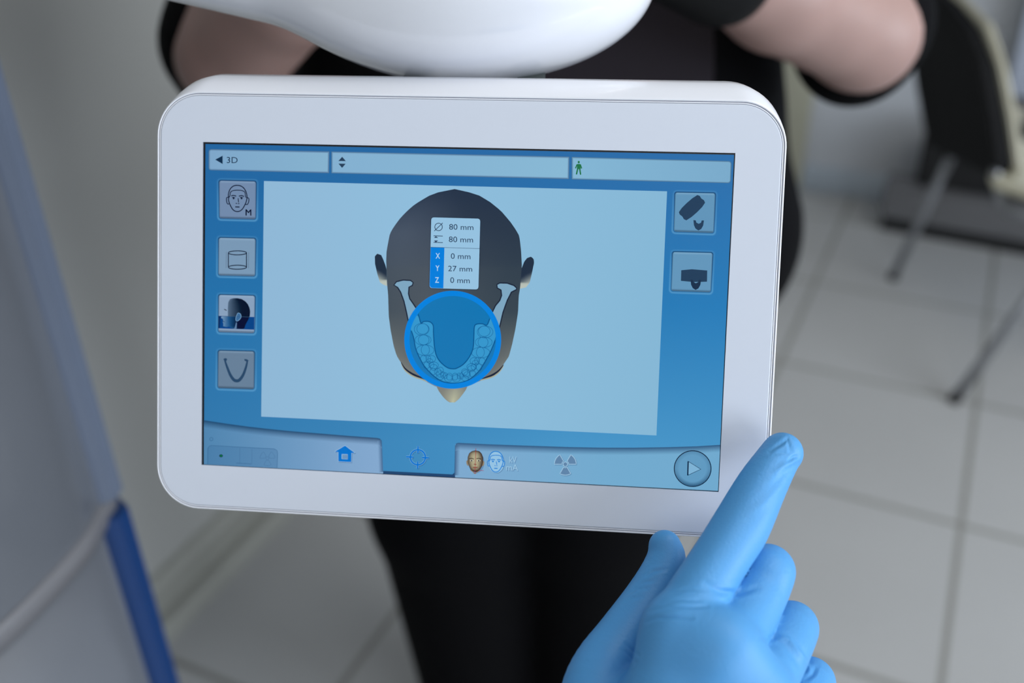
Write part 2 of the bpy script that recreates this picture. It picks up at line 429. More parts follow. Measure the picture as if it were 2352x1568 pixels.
# the arm and its rounded end above the touchscreen
RGT, DWN, FWD = M[0], M[1], M[2]
pod_c = at_z(1092, -42, 0.440)
arm_end = np.array([-0.66, 0.26, 1.365])
ax = np.array([RGT, DWN, FWD])
# gently tilted frame: level front-to-back
hf = np.array([FWD[0], FWD[1], 0]); hf /= np.linalg.norm(hf); up = np.array([0, 0, 1.0])
axh = np.array([np.cross(hf, up), hf, up])
def pod_fn(P):
    e = sd_ell(P, pod_c, (0.0797, 0.050, 0.0425), axh)
    c = sd_cone(P, at_z(1040, -70, 0.445), arm_end, 0.041, 0.046)
    return smin(e, c, 0.02)
V, Q = surface_nets(pod_fn, np.minimum(pod_c, arm_end)-0.12, np.maximum(pod_c, arm_end)+0.12, 0.0025)
fast_mesh('swivel_arm', V, Q, MT['pod'], mach, 'glossy white rounded arm end')

# ------------------------------------------------------------------ touchscreen monitor
TR = np.array([[0.9948, -0.0310, 0.0972], [0.0390, 0.9960, -0.0809], [-0.0943, 0.0842, 0.9920]])
U, S_, Vt = np.linalg.svd(TR); TR = U @ Vt
TT = np.array([-0.02212613, -0.01082879, 0.407754])
RW = M.T @ TR                      # display x, display down, into display, in world axes
TW = CAM + M.T @ TT
tm = Matrix.Identity(4)
for i in range(3):
    tm[i][0] = RW[i][0]; tm[i][1] = -RW[i][1]; tm[i][2] = -RW[i][2]; tm[i][3] = TW[i]
mon = empty('touchscreen_monitor', (0, 0, 0), 'white framed touchscreen showing a blue scan planning page with a head diagram', 'touchscreen')
mon.matrix_basis = tm
def PX(px, py, z=0.0):            # photo coordinate -> monitor plane (metres), plane raised by z towards the viewer
    d = TR.T @ np.array([(px-W_IMG/2)/FPX, (py-H_IMG/2)/FPX, 1.0]); o = TR.T @ (-TT)
    t = (-z - o[2])/d[2]; p = o+d*t
    return np.array([p[0], -p[1]])
def rrect(x0, x1, y0, y1, r, n=14):
    pts = []
    rs = r if isinstance(r, (list, tuple)) else (r, r, r, r)
    for (cx, cy, a0, rr) in ((x1-rs[0], y1-rs[0], 0, rs[0]), (x0+rs[1], y1-rs[1], 90, rs[1]), (x0+rs[2], y0+rs[2], 180, rs[2]), (x1-rs[3], y0+rs[3], 270, rs[3])):
        for k in range(n+1):
            a = math.radians(a0+90*k/n); pts.append((cx+rr*math.cos(a), cy+rr*math.sin(a)))
    return pts
FL = PX(369, 700)[0]; FR = PX(1797, 330)[0]; FT = PX(900, 226.5)[1]; FB = PX(900, 1184)[1]
R0 = 0.0165
def frame_ring(grow, z, top=0.0, r=None, side=0.0):
    g = grow
    pts = rrect(FL-g-side, FR+g+side, FB-g, FT+g+top, [(r or R0)+g+top*0.5]*2+[(r or R0)+g]*2)
    return [(x, y, z) for x, y in pts]
def rings_obj(name, rings, mat, parent, cap0=False, cap1=False, label=None):
    n = len(rings[0]); V = [p for r in rings for p in r]; F = []
    for i in range(len(rings)-1):
        for k in range(n): F.append((i*n+k, i*n+(k+1) % n, (i+1)*n+(k+1) % n, (i+1)*n+k))
    if cap0: F.append(tuple(range(n))[::-1])
    if cap1: F.append(tuple((len(rings)-1)*n+k for k in range(n)))
    return mesh_obj(name, V, F, mat, parent, True, label, 'local')
mm = 0.001
# housing shell from its back to the lip around the front plate; the top swells backwards
hr = [frame_ring(-6*mm, -27*mm, 6*mm), frame_ring(-1.5*mm, -25*mm, 9.2*mm), frame_ring(0.6*mm, -21*mm, 10.6*mm), frame_ring(1.4*mm, -16*mm, 10.3*mm),
      frame_ring(1.75*mm, -10*mm, 8.0*mm), frame_ring(1.9*mm, -5.5*mm, 4.6*mm), frame_ring(1.95*mm, -2.6*mm, 1.9*mm), frame_ring(1.9*mm, -1.2*mm, 0.6*mm),
      frame_ring(1.7*mm, -0.45*mm, 0.05*mm), frame_ring(1.35*mm, -0.2*mm), frame_ring(1.1*mm, -0.35*mm), frame_ring(1.02*mm, -1.4*mm)]
rings_obj('housing', hr, MT['housing'], mon, cap0=True)
rings_obj('gasket', [frame_ring(1.05*mm, -0.95*mm), frame_ring(-0.2*mm, -0.95*mm)], MT['groove'], mon, label='thin grey seam around the front plate')
rings_obj('inner_rim', [frame_ring(0.72*mm, -1.2*mm), frame_ring(0.70*mm, -0.4*mm), frame_ring(0.55*mm, -0.25*mm), frame_ring(0.30*mm, -0.25*mm), frame_ring(0.18*mm, -0.45*mm), frame_ring(0.17*mm, -1.2*mm)], MT['housing'], mon)
# front plate with the display opening
OX0, OX1, OY0, OY1 = -0.1085, 0.1085, -0.0678, 0.0678
outer = [frame_ring(0.0, -1.0*mm), frame_ring(0.0, -0.25*mm), frame_ring(-0.12*mm, -0.06*mm), frame_ring(-0.4*mm, 0.0)]
n = len(outer[0]); V = [p for r in outer for p in r]; F = []
for i in range(3):
    for k in range(n): F.append((i*n+k, i*n+(k+1) % n, (i+1)*n+(k+1) % n, (i+1)*n+k))
bm = bmesh.new(); bv = [bm.verts.new(v) for v in V]
for f in F: bm.faces.new([bv[i] for i in f])
last = bv[3*n:4*n]
cor = [bm.verts.new((x, y, 0)) for x, y in ((OX1, OY1), (OX0, OY1), (OX0, OY0), (OX1, OY0))]
low = [bm.verts.new((x, y, -0.8*mm)) for x, y in ((OX1, OY1), (OX0, OY1), (OX0, OY0), (OX1, OY0))]
q = n//4
for c in range(4):
    seg = last[c*q:(c+1)*q]
    for k in range(q-1): bm.faces.new((seg[k], seg[k+1], cor[c]))
    nxt = last[((c+1)*q) % n]
    bm.faces.new((seg[-1], nxt, cor[(c+1) % 4], cor[c]))
    bm.faces.new((cor[c], cor[(c+1) % 4], low[(c+1) % 4], low[c]))
bmesh.ops.recalc_face_normals(bm, faces=bm.faces)
fp = bm_obj('front_plate', bm, MT['bezel'], mon, False, None, 'local')
# display: black border, picture layers, cover glass
disp = empty('display'); disp.parent = mon
disp['label'] = 'blue touch display with icons'
mesh_obj('display_border', [(OX0-0.001, OY0-0.001, -0.7*mm), (OX1+0.001, OY0-0.001, -0.7*mm), (OX1+0.001, OY1+0.001, -0.7*mm), (OX0-0.001, OY1+0.001, -0.7*mm)], [(0, 1, 2, 3)], MT['black_glass'], disp, False, 'black border round the picture', 'local')

ZB = -0.62*mm; LZ = 0.018*mm
UIH = ZB
def scr(c):        # the display's own light, less the small share the glass adds back by reflection
    return tuple(max(0.0, v-k) for v, k in zip(lin(c[:3]), (0.007, 0.006, 0.002)))
class UI:
    """collects flat coloured shapes of one piece of display content"""
    def __init__(s, name, layer, label=None): s.n = name; s.l = layer; s.lab = label; s.V = []; s.F = []; s.C = []
    def _z(s, k): return ZB+(s.l+k)*LZ
    def face(s, pts, cols, k=0):
        b0 = len(s.V)
        for p in pts: q2 = PX(p[0], p[1], ZB); s.V.append((q2[0], q2[1], s._z(k)))
        if isinstance(cols[0], (int, float)): cols = [cols]*len(pts)
        for c in cols: s.C.append(scr(c)+((c[3] if len(c) > 3 else 1.0),))
        s.F.append(tuple(range(b0, b0+len(pts))))
        return s
    def fill(s, pts, col, k=0): return s.face(pts, col, k)
    def grad(s, quad, nx, ny, fn, k=0):     # bilinear quad TL,TR,BR,BL ; fn(u,v)->colour
        TL, TRr, BR, BL = [np.array(p, float) for p in quad]
        b0 = len(s.V)
        for j in range(ny+1):
            for i in range(nx+1):
                u, v = i/nx, j/ny
                p = (TL*(1-u)+TRr*u)*(1-v)+(BL*(1-u)+BR*u)*v
                q2 = PX(p[0], p[1], ZB); s.V.append((q2[0], q2[1], s._z(k))); c = fn(u, v); s.C.append(scr(c)+((c[3] if len(c) > 3 else 1.0),))
        for j in range(ny):
            for i in range(nx):
                a = b0+j*(nx+1)+i; s.F.append((a, a+nx+1, a+nx+2, a+1))
        return s
    def line(s, pts, w, col, closed=False, k=1, col2=None, smooth=0):
        if smooth: pts = [tuple(p) for p in catmull(pts, smooth, closed)]
        P = [np.array(p, float) for p in pts]; n = len(P); Lf = []; Rt = []
        ws = w if isinstance(w, (list, tuple)) else None
        for i in range(n):
            a = P[(i-1) % n] if (closed or i > 0) else P[i]; b2 = P[(i+1) % n] if (closed or i < n-1) else P[i]
            t = b2-a; t = t/(np.linalg.norm(t)+1e-9); nn = np.array([-t[1], t[0]])
            ww = (ws[0]+(ws[1]-ws[0])*math.sin(math.pi*i/(n-1)) if ws else w)/2
            Lf.append(P[i]+nn*ww); Rt.append(P[i]-nn*ww)
        b0 = len(s.V)
        for i in range(n):
            for p, c in ((Lf[i], col), (Rt[i], col2 or col)):
                q2 = PX(p[0], p[1], ZB); s.V.append((q2[0], q2[1], s._z(k))); s.C.append(scr(c)+((c[3] if len(c) > 3 else 1.0),))
        for i in range(n if closed else n-1):
            j = (i+1) % n; s.F.append((b0+2*i, b0+2*j, b0+2*j+1, b0+2*i+1))
        return s
    def ell(s, cx, cy, rx, ry, w, col, k=1, n=28, rot=0, fill=None):
        c, sn = math.cos(rot), math.sin(rot)
        pts = [(cx+rx*math.cos(t)*c-ry*math.sin(t)*sn, cy+rx*math.cos(t)*sn+ry*math.sin(t)*c) for t in [2*math.pi*i/n for i in range(n)]]
        if fill: s.face(pts, fill, k-0.5)
        if w: s.line(pts, w, col, True, k)
        return s
    def rows(s, left, right, y0, y1, ny, nx, fn, k=0):   # scanline fill between two side curves x(y)
        b0 = len(s.V)
        for j in range(ny+1):
            y = y0+(y1-y0)*j/ny; a = np.interp(y, left[1], left[0]); b2 = np.interp(y, right[1], right[0])
            for i in range(nx+1):
                u = i/nx; q2 = PX(a+(b2-a)*u, y, ZB); s.V.append((q2[0], q2[1], s._z(k)))
                c = fn(u, j/ny); s.C.append(scr(c)+((c[3] if len(c) > 3 else 1.0),))
        for j in range(ny):
            for i in range(nx):
                a = b0+j*(nx+1)+i; s.F.append((a, a+nx+1, a+nx+2, a+1))
        return s
    def text(s, txt, x0, yb, hgt, col, width=None, bold=0.0, k=2, slope=0.012):
        cu = bpy.data.curves.new('t', 'FONT'); cu.body = txt; cu.size = 1.0; cu.offset = bold; cu.resolution_u = 3
        ob = bpy.data.objects.new('t', cu); COL.objects.link(ob)
        bpy.context.view_layer.update()
        me = bpy.data.meshes.new_from_object(ob)
        co = np.array([v.co[:2] for v in me.vertices])
        mnx, mxx = co[:, 0].min(), co[:, 0].max(); mxy = co[:, 1].max()
        sy = hgt/0.73; sx = (width/(mxx-mnx)) if width else sy
        b0 = len(s.V)
        for x, y in co:
            X = x0+(x-mnx)*sx; q2 = PX(X, yb+slope*(X-x0)-y*sy, ZB); s.V.append((q2[0], q2[1], s._z(k))); s.C.append(scr(col)+((col[3] if len(col) > 3 else 1.0),))
        for p in me.polygons: s.F.append(tuple(b0+i for i in p.vertices))
        bpy.data.objects.remove(ob); bpy.data.curves.remove(cu); bpy.data.meshes.remove(me)
        return s
    def done(s):
        me = bpy.data.meshes.new(s.n); me.from_pydata(s.V, [], s.F); me.update()
        ca = me.color_attributes.new('Col', 'FLOAT_COLOR', 'POINT')
        ca.data.foreach_set('color', np.array(s.C, np.float32).ravel())
        # make every face look at the viewer
        o = link_mesh(s.n, me, MT['pixels'], disp, False, s.lab, 'local')
        return o
def mixc(a, b2, t): t = max(0, min(1, t)); return tuple(x*(1-t)+y*t for x, y in zip(a, b2))
# corners of the lit picture
Q0 = [(472.0, 330.5), (1686.0, 355.5), (1649.0, 1127.0), (468.4, 1066.0)]
def sp(u, v):
    TL, TRr, BR, BL = [np.array(p, float) for p in Q0]
    return (TL*(1-u)+TRr*u)*(1-v)+(BL*(1-u)+BR*u)*v
def bgcol(u, v):
    top = mixc((40, 102, 160), (50, 112, 172), u); mid = mixc((42, 114, 170), (46, 126, 186), u); bot = mixc((54, 122, 174), (76, 152, 202), min(1, u*1.4))
    return mixc(top, mid, v*2.2) if v < 0.45 else mixc(mid, bot, (v-0.45)/0.45)
ui = UI('page_background', 0); ui.grad(Q0, 24, 20, bgcol); ui.done()
# header fields
def soft_field(name, quad, col0, col1, rad, label=None):
    u = UI(name, 2, label)
    TL, TRr, BR, BL = [np.array(p, float) for p in quad]
    def P(a, b2): return (TL*(1-a)+TRr*a)*(1-b2)+(BL*(1-a)+BR*a)*b2
    W = np.linalg.norm(TRr-TL); H = np.linalg.norm(BL-TL)
    def rr(inset, r0):
        out = []
        for cx, cy, a0, rk in ((1, 0, -90, rad[1]), (1, 1, 0, rad[2]), (0, 1, 90, rad[3]), (0, 0, 180, rad[0])):
            r = max(0.6, (rk if rk else 1.0)-inset)
            ox = (W-inset-r) if cx else inset+r; oy = (H-inset-r) if cy else inset+r
            for k in range(7):
                a = math.radians(a0+90*k/6); out.append(P((ox+r*math.cos(a))/W, (oy+r*math.sin(a))/H))
        return out
    A = rr(0, 0); B = rr(4.0, 0)
    u.fill(A, mixc(col0, (40, 90, 140), 0.35), 0)
    n2 = len(A)
    for i in range(n2):
        j = (i+1) % n2
        u.face([A[i], A[j], B[j], B[i]], [(58, 92, 128, 0.75), (58, 92, 128, 0.75), col0+(1,), col0+(1,)], 1)
    xs = [p[0] for p in B]; 
    u.face(B, [mixc(col0, col1, (p[0]-min(xs))/(max(xs)-min(xs))) for p in B], 1)
    return u
soft = soft_field('back_button', [(479, 342), (757, 347.4), (756, 397.8), (479, 391)], (128, 168, 202), (136, 180, 208), (7, 1, 1, 6))
soft.fill([(494.5, 366.5), (511.5, 357.5), (511.5, 376.5)], (26, 50, 76), 2)
soft.text('3D', 521, 374.2, 14.6, (26, 48, 74), 25, 0.0, 3); soft.done()
soft = soft_field('selection_field', [(761, 347.6), (1308, 359.6), (1307, 411.4), (761, 397.9)], (134, 178, 210), (138, 186, 214), (1, 1, 1, 1))
soft.fill([(786, 360), (794.5, 370), (777.5, 369.6)], (44, 66, 90), 2); soft.fill([(777.5, 375.6), (794, 376), (785.8, 385.5)], (44, 66, 90), 2); soft.done()
soft = soft_field('patient_field', [(1313, 360.0), (1680.5, 369.8), (1678.5, 420.8), (1313, 412)], (134, 184, 214), (124, 172, 204), (1, 7, 7, 1))
g = (38, 116, 72)
soft.ell(1329.3, 372.3, 2.3, 3.0, 0, g, 3, 14, 0, g)
soft.fill([(1325.8, 376.5), (1333, 376.7), (1334, 388), (1325, 388)], g, 2)
for a in (((1325.5, 377.5), (1321.8, 386.5), 2.6), ((1333, 377.7), (1336, 386.8), 2.6), ((1327.2, 386), (1324, 400.5), 3.2), ((1331.3, 386), (1333.6, 401), 3.2)): soft.line(a[:2], a[2], g, k=2)
soft.done()
# canvas
cq = [(606.3, 415.6), (1532.2, 439.2), (1507.7, 999.7), (600.0, 956.4)]
def ccol(u, v): return mixc(mixc((146, 186, 216), (146, 192, 222), u*2.5), (134, 184, 214), max(0, u-0.35)*1.3)
ui = UI('planning_canvas', 2); ui.grad(cq, 16, 10, ccol); ui.done()
# side buttons
def button(name, c, base, label=None, fade=0.0):
    """c: TL TR BR BL"""
    u = UI(name, 2, label); TL, TRr, BR, BL = [np.array(p, float) for p in c]
    W = np.linalg.norm(TRr-TL); H = np.linalg.norm(BL-TL)
    def P(x, y): a, b2 = x/W, y/H; return (TL*(1-a)+TRr*a)*(1-b2)+(BL*(1-a)+BR*a)*b2
    def rr(g, r, dy=0):
        out = []
        for cx, cy, a0 in ((1, 0, -90), (1, 1, 0), (0, 1, 90), (0, 0, 180)):
            ox = (W+g-r) if cx else -g+r; oy = (H+g-r) if cy else -g+r
            for k in range(7):
                a = math.radians(a0+90*k/6); out.append(P(ox+r*math.cos(a), oy+r*math.sin(a)+dy))
        return out
    A = rr(0.3, 5.2); B = rr(2.6, 7); C2 = rr(5.5, 9.5); D = rr(3.2, 7.5)
    n2 = len(A)
    def band(A, B, ca, cb, k):
        for i in range(n2):
            j = (i+1) % n2; u.face([A[i], A[j], B[j], B[i]], [ca(i), ca(j), cb(j), cb(i)], k)
    ys = [p[1] for p in A]; cy = (min(ys)+max(ys))/2; hh = (max(ys)-min(ys))/2
    def lower(i): return max(0.0, (A[i][1]-cy)/hh)
    def upper(i): return max(0.0, -(A[i][1]-cy)/hh)
    glow = (96, 164, 210)
    band(rr(1.8, 6), rr(4.6, 8.5), lambda i: glow+(0.22+0.5*lower(i)**2,), lambda i: glow+(0.22+0.35*lower(i)**2,), 0)
    band(rr(4.6, 8.5), rr(7, 10), lambda i: glow+(0.22+0.35*lower(i)**2,), lambda i: glow+(0.0,), 0)
    band(A, rr(3.4, 7), lambda i: (14, 44, 78, 0.35+0.6*upper(i)**2), lambda i: (14, 44, 78, 0.0), 1)
    u.fill(A, mixc(base, (40, 62, 84), 0.35), 2)
    u.fill(rr(-1.2, 4.2, -1.0), base, 3)
    # dark lower lip
    lp = lambda y: [P(2.5, y), P(W-2.5, y)]
    a0, a1 = lp(H-7); b0, b1 = lp(H-1.2)
    u.face([a0, a1, b1, b0], [base+(0.0,), base+(0.0,), mixc(base, (38, 56, 74), 0.75)+(0.9,), mixc(base, (38, 56, 74), 0.75)+(0.9,)], 4)
    a0, a1 = lp(1.0); b0, b1 = lp(7)
    hi = mixc(base, (165, 200, 226), 0.5)
    u.face([a0, a1, b1, b0], [hi+(0.8,), hi+(0.8,), base+(0.0,), base+(0.0,)], 4)
    return u
DK = (12, 26, 48)
def fz(x, y): return (490+x/13.067, 400+y/13.067)      # zoom coordinates of the first button
def face_icon(u, T, w, col, k=5):
    u.line([T(*p) for p in ((465, 690), (455, 620), (475, 520), (520, 430), (590, 365), (660, 338), (740, 335), (820, 350), (900, 400), (960, 480), (1000, 580), (1015, 690), (1000, 790), (960, 900), (900, 1010), (850, 1070), (790, 1110), (720, 1120), (650, 1105), (590, 1060), (540, 985), (490, 880), (460, 780))], w, col, True, k, smooth=3)
    u.line([T(*p) for p in ((480, 690), (500, 650), (512, 560), (560, 505), (640, 485), (740, 480), (850, 488), (920, 515), (955, 560), (970, 660), (990, 705))], w*0.85, col, False, k, smooth=3)
    u.line([T(*p) for p in ((455, 690), (405, 705), (398, 780), (415, 860), (440, 895), (475, 888))], w*0.9, col, False, k, smooth=3)
    u.line([T(*p) for p in ((1020, 700), (1065, 725), (1070, 790), (1050, 870), (1015, 910), (975, 900))], w*0.9, col, False, k, smooth=3)
    u.line([T(*p) for p in ((540, 655), (600, 637), (690, 657))], w, col, False, k, smooth=3); u.line([T(*p) for p in ((770, 660), (850, 643), (925, 668))], w, col, False, k, smooth=3)
    for ex in (612, 850):
        u.fill([T(ex-60, 700), T(ex-10, 680), T(ex+60, 705), T(ex+25, 715), T(ex+22, 750), T(ex-20, 750), T(ex-22, 715)], col, k)
    u.line([T(745, 720), T(762, 845)], w*0.85, col, False, k)
    u.line([T(675, 872), T(718, 880)], w*0.85, col, False, k); u.line([T(745, 885), T(788, 878)], w*0.85, col, False, k)
    u.line([T(660, 980), T(792, 984)], w*1.1, col, False, k)
u = button('face_view_button', [(503.8, 414.8), (588, 416.8), (587.2, 503.2), (504.3, 501)], (116, 140, 172))
face_icon(u, fz, 2.2, DK); u.text('M', 564.2, 495, 15.3, DK, 12.6, 0.0, 6); u.text('M', 565.1, 495, 15.3, DK, 12.6, 0.0, 7); u.done()
u = button('volume_size_button', [(502.8, 546), (587, 548), (585.9, 634), (502, 632)], (124, 154, 182))
for (cy, w2) in ((580.5, 2.0), (613.5, 2.0)): u.ell(545.7, cy, 20.8, 4.6, w2, DK, 6, 36)
u.line([(524.9, 580.5), (524.9, 613.3)], 2.0, DK, k=6); u.line([(566.5, 580.8), (566.5, 613.6)], 2.0, DK, k=6)
u.line([(520, 578), (519.5, 615)], 0.9, (96, 112, 132), k=5); u.line([(571.5, 579), (571, 616)], 0.9, (96, 112, 132), k=5); u.done()
u = button('head_side_button', [(502.8, 677), (585.6, 679.2), (584.2, 764.6), (501.8, 762)], (138, 162, 190))
def hz(x, y): return (490+x/13.067, 660+y/13.067)
u.face([hz(160, 850), hz(1235, 885), hz(1230, 1265), hz(155, 1225)], (8, 70, 136), 5)
u.face([hz(160, 850), hz(240, 852), hz(200, 1222), hz(155, 1225)], [(6, 28, 66), (8, 60, 120), (8, 60, 120), (6, 28, 66)], 5.5)
sk = [(530, 340), (640, 325), (720, 320), (850, 345), (960, 410), (1040, 500), (1090, 610), (1110, 720), (1100, 850), (1060, 950), (1000, 1060), (960, 1140), (945, 1210), (700, 1240), (600, 1230), (560, 1200), (470, 1170), (440, 900), (440, 600), (470, 450)]
def skc(p): 
    t = (p[0]-440)/660.0
    return mixc((86, 108, 132), (12, 26, 44), min(1, t*1.6)) if p[1] < 860 else mixc((38, 90, 140), (4, 22, 50), min(1, t*1.8))
ys = sorted(set([p[1] for p in sk]))
Lx = ([470, 440, 440, 440, 470, 560], [325, 480, 600, 900, 1170, 1240]); Lx = ([600, 500, 450, 440, 440, 455, 480, 600], [322, 350, 450, 600, 900, 1080, 1170, 1240])
Rx = ([720, 850, 960, 1040, 1090, 1110, 1100, 1060, 1000, 960, 945, 900], [320, 345, 410, 500, 610, 720, 850, 950, 1060, 1140, 1210, 1240])
def remap(a, T): return ([T(x, y)[0] for x, y in zip(*a)], [T(x, y)[1] for x, y in zip(*a)])
u.rows(remap(Lx, hz), remap(Rx, hz), hz(0, 322)[1], hz(0, 1240)[1], 36, 12, lambda a, v: skc((440+a*660, 322+v*918)), 6)
fc = [(330, 860), (250, 870), (235, 910), (290, 940), (300, 1000), (285, 1040), (305, 1080), (300, 1160), (400, 1185), (480, 1170), (455, 860)]
u.face([hz(*p) for p in fc], [mixc((128, 160, 190), (40, 92, 142), (p[0]-235)/220) for p in fc], 6.5)
u.line([hz(330, 650), hz(405, 688)], 2.0, (50, 62, 80), k=7); u.line([hz(285, 1015), hz(345, 1030)], 1.2, (40, 66, 100), k=7)
u.line([hz(270, 858), hz(1090, 885)], 0.9, (52, 84, 116), k=7)
er = [(740, 770), (710, 830), (680, 920), (690, 1000), (740, 1000), (800, 950), (838, 880), (820, 800), (780, 770)]
u.face([hz(*p) for p in er], (60, 106, 152), 7); u.line([hz(*p) for p in er], 1.3, (120, 162, 200), True, 8, smooth=2)
u.face([hz(650, 1190), hz(690, 1040), hz(712, 1060), hz(700, 1235), hz(620, 1240)], (96, 130, 168), 7); u.done()
u = button('jaw_view_button', [(501.8, 805), (584.3, 807), (583.6, 893.2), (500.6, 890.4)], (106, 130, 154))
JG = (46, 74, 104)
u.line([(516.5, 826), (521, 840), (529, 860), (537, 871.5), (544, 874.2), (551, 871.5), (559, 860), (565.5, 842), (568.5, 828)], [3.5, 7.2], JG, False, 6, smooth=4)
u.fill([(513.3, 824), (518, 822), (522, 823.5), (520.5, 829), (515, 827.5)], JG, 6); u.fill([(561.5, 824), (567, 824.5), (572, 828), (566.5, 830), (562, 828)], JG, 6); u.done()
def zz(x, y): return (1240+x/4.127, 320+y/4.127)
u = button('tilted_sensor_button', [(1550.9, 441.9), (1642.7, 443.8), (1639, 534.8), (1547.8, 531.6)], (100, 150, 186))
SN = (42, 66, 92)
u.fill([tuple(p) for p in catmull([zz(1493, 527), zz(1530, 560), zz(1566, 600), zz(1490, 690), zz(1388, 767), zz(1350, 730), zz(1317, 690), zz(1390, 605)], 2, True)], SN, 6)
jw = [(1455, 765), (1477, 767), (1483, 788), (1505, 800), (1527, 790), (1534, 768), (1555, 768), (1548, 815), (1530, 848), (1503, 863), (1475, 845), (1460, 812)]
u.fill([zz(*p) for p in jw], SN, 6); u.done()
u = button('level_sensor_button', [(1545.3, 578.5), (1636.7, 580.7), (1632.3, 671), (1541.7, 667.8)], (102, 152, 188))
u.fill([zz(*p) for p in ((1340, 1240), (1440, 1230), (1586, 1242), (1584, 1348), (1460, 1352), (1337, 1340))], SN, 6)
jw2 = [(x-27, y+563) for x, y in jw]; u.fill([zz(*p) for p in jw2], (34, 52, 76), 7); u.done()

# head diagram
def z3(x, y): return (840+x/5.6, 420+y/5.6)
def z4(x, y): return (840+x/5.2275, 640+y/5.2275)
HL = [(1044.5, 434), (1015, 438.8), (990, 447), (965, 461.4), (947, 473.6), (929, 490.5), (916.8, 504), (904, 521.8), (895.7, 536), (891.8, 555.7), (888, 577), (887, 598.6), (888, 622), (889, 650), (891.6, 678), (893, 726), (897.4, 758.6), (904, 793), (910.8, 816), (921.3, 833), (935.6, 850.4), (954.8, 865.7), (974, 873.4), (1000, 887)]
HR = [(1044.5, 434), (1068.6, 438.8), (1099, 447.7), (1125.7, 463.8), (1150.7, 484), (1172, 509), (1184.6, 527), (1192.7, 541.4), (1194.5, 554), (1197, 577), (1198.6, 607.5), (1198, 640), (1193.5, 668), (1191.6, 678), (1190, 716.5), (1184, 754.8), (1176.7, 789), (1169, 818), (1157.5, 835), (1146, 852), (1132.7, 865.7), (1104, 873.4), (1074, 887)]
hd = UI('head_diagram', 4, 'dark head seen from above on the canvas')
def hcol(u, v):
    top = mixc((74, 86, 106), (40, 52, 70), (u-0.12)*2.0)
    top = mixc((42, 54, 72), top, v*4.5)
    mid = mixc((84, 92, 98), (62, 74, 82), abs(u-0.3)*1.6)
    edge = abs(u-0.5)*2
    low = mixc((88, 94, 98), (138, 140, 132), edge*edge*0.9)
    if v < 0.4: return mixc(top, mixc(top, mid, 0.7), v*2.2)
    c = mixc(mixc(top, mid, 0.7), mid, (v-0.4)*3)
    return mixc(c, low, (v-0.62)*2.8)
hd.rows(([p[0] for p in HL], [p[1] for p in HL]), ([p[0] for p in HR], [p[1] for p in HR]), 434, 887, 60, 20, hcol)
for pts, sgn in (([(118, 940), (150, 910), (195, 918), (225, 980), (255, 1060), (268, 1110), (275, 1325), (240, 1315), (185, 1280), (150, 1170), (120, 1040)], 1),
                 ([(2125, 948), (2160, 975), (2166, 1025), (2140, 1150), (2110, 1280), (2060, 1345), (1985, 1360), (1995, 1250), (2005, 1100), (2040, 1010), (2085, 955)], -1)):
    ylo = sorted(set([910+i*12 for i in range(38)]))
    hd2 = [z3(*p) for p in pts]
    yy = [p[1] for p in hd2]; c0 = min(yy); c1 = max(yy)
    # scanlines through the closed ear outline
    def span(y):
        xs = []
        for i in range(len(hd2)):
            (xa, ya), (xb, yb) = hd2[i], hd2[(i+1) % len(hd2)]
            if (ya-y)*(yb-y) <= 0 and ya != yb: xs.append(xa+(xb-xa)*(y-ya)/(yb-ya))
        return min(xs), max(xs)
    ysn = [c0+0.05+(c1-c0-0.1)*i/24 for i in range(25)]; sps = [span(y) for y in ysn]
    hd.rows(([a for a, b2 in sps], ysn), ([b2 for a, b2 in sps], ysn), ysn[0], ysn[-1], 24, 4,
            lambda u, v, s2=sgn: mixc((40, 52, 68), (186, 194, 184), (v-0.45)*2.4-(0.5*(u if s2 > 0 else 1-u) if v < .8 else 0)), 1)
# nose
NL = ([1002, 1008, 1018, 1026.5, 1033], [886, 898, 911.6, 920, 923.8]); NR = ([1074, 1070.5, 1063.8, 1054, 1044.7], [886, 894.4, 904, 916.4, 923.8])
hd.rows(NL, NR, 884, 923.8, 14, 10, lambda u, v: mixc((128, 130, 124), (186, 188, 160), 0.3+v*0.8-abs(u-0.62)*1.2), 1)
# jaw line below the ring and cream edge
for pts in ([(425, 1000), (470, 1075), (540, 1130), (610, 1165), (690, 1195), (740, 1225)], [(1655, 1032), (1600, 1100), (1530, 1150), (1460, 1178), (1380, 1205)]):
    hd.line([z4(x, y+14) for x, y in pts], [1.5, 6], (168, 170, 150), False, 1, smooth=3)
    hd.line([z4(*p) for p in pts], [1.2, 4.6], (34, 40, 58), False, 2, smooth=3)
hd.done()
jaw = UI('jaw_diagram', 8, 'pale blue jaw bone outline')
LB = [(605, 350), (565, 290), (530, 240), (515, 180), (520, 100), (560, 80), (570, 45), (540, 20), (450, 15), (370, 35), (340, 75), (385, 105), (420, 160), (460, 270), (490, 400), (510, 500), (540, 600), (575, 700), (600, 830)]
jaw_out = LB+[(640, 930), (700, 1040), (780, 1130), (850, 1190), (940, 1237), (1050, 1252), (1140, 1245), (1240, 1210), (1340, 1130), (1400, 1050), (1470, 930), (1510, 850), (1570, 700), (1610, 570), (1650, 400), (1700, 260), (1750, 160), (1810, 130), (1812, 110), (1780, 80), (1700, 52), (1610, 50), (1575, 70), (1580, 110), (1625, 135), (1632, 200), (1610, 260), (1560, 320), (1530, 380), (1490, 480), (1455, 555), (1400, 540), (1330, 545), (1305, 580), (1300, 700), (1290, 830), (1250, 930), (1180, 1020), (1100, 1070), (1050, 1080), (980, 1065), (900, 1000), (850, 920), (825, 800), (815, 650), (812, 560), (770, 515), (700, 512), (665, 530), (640, 450)]
jaw.fill([z4(*p) for p in jaw_out], (128, 168, 194), 0)
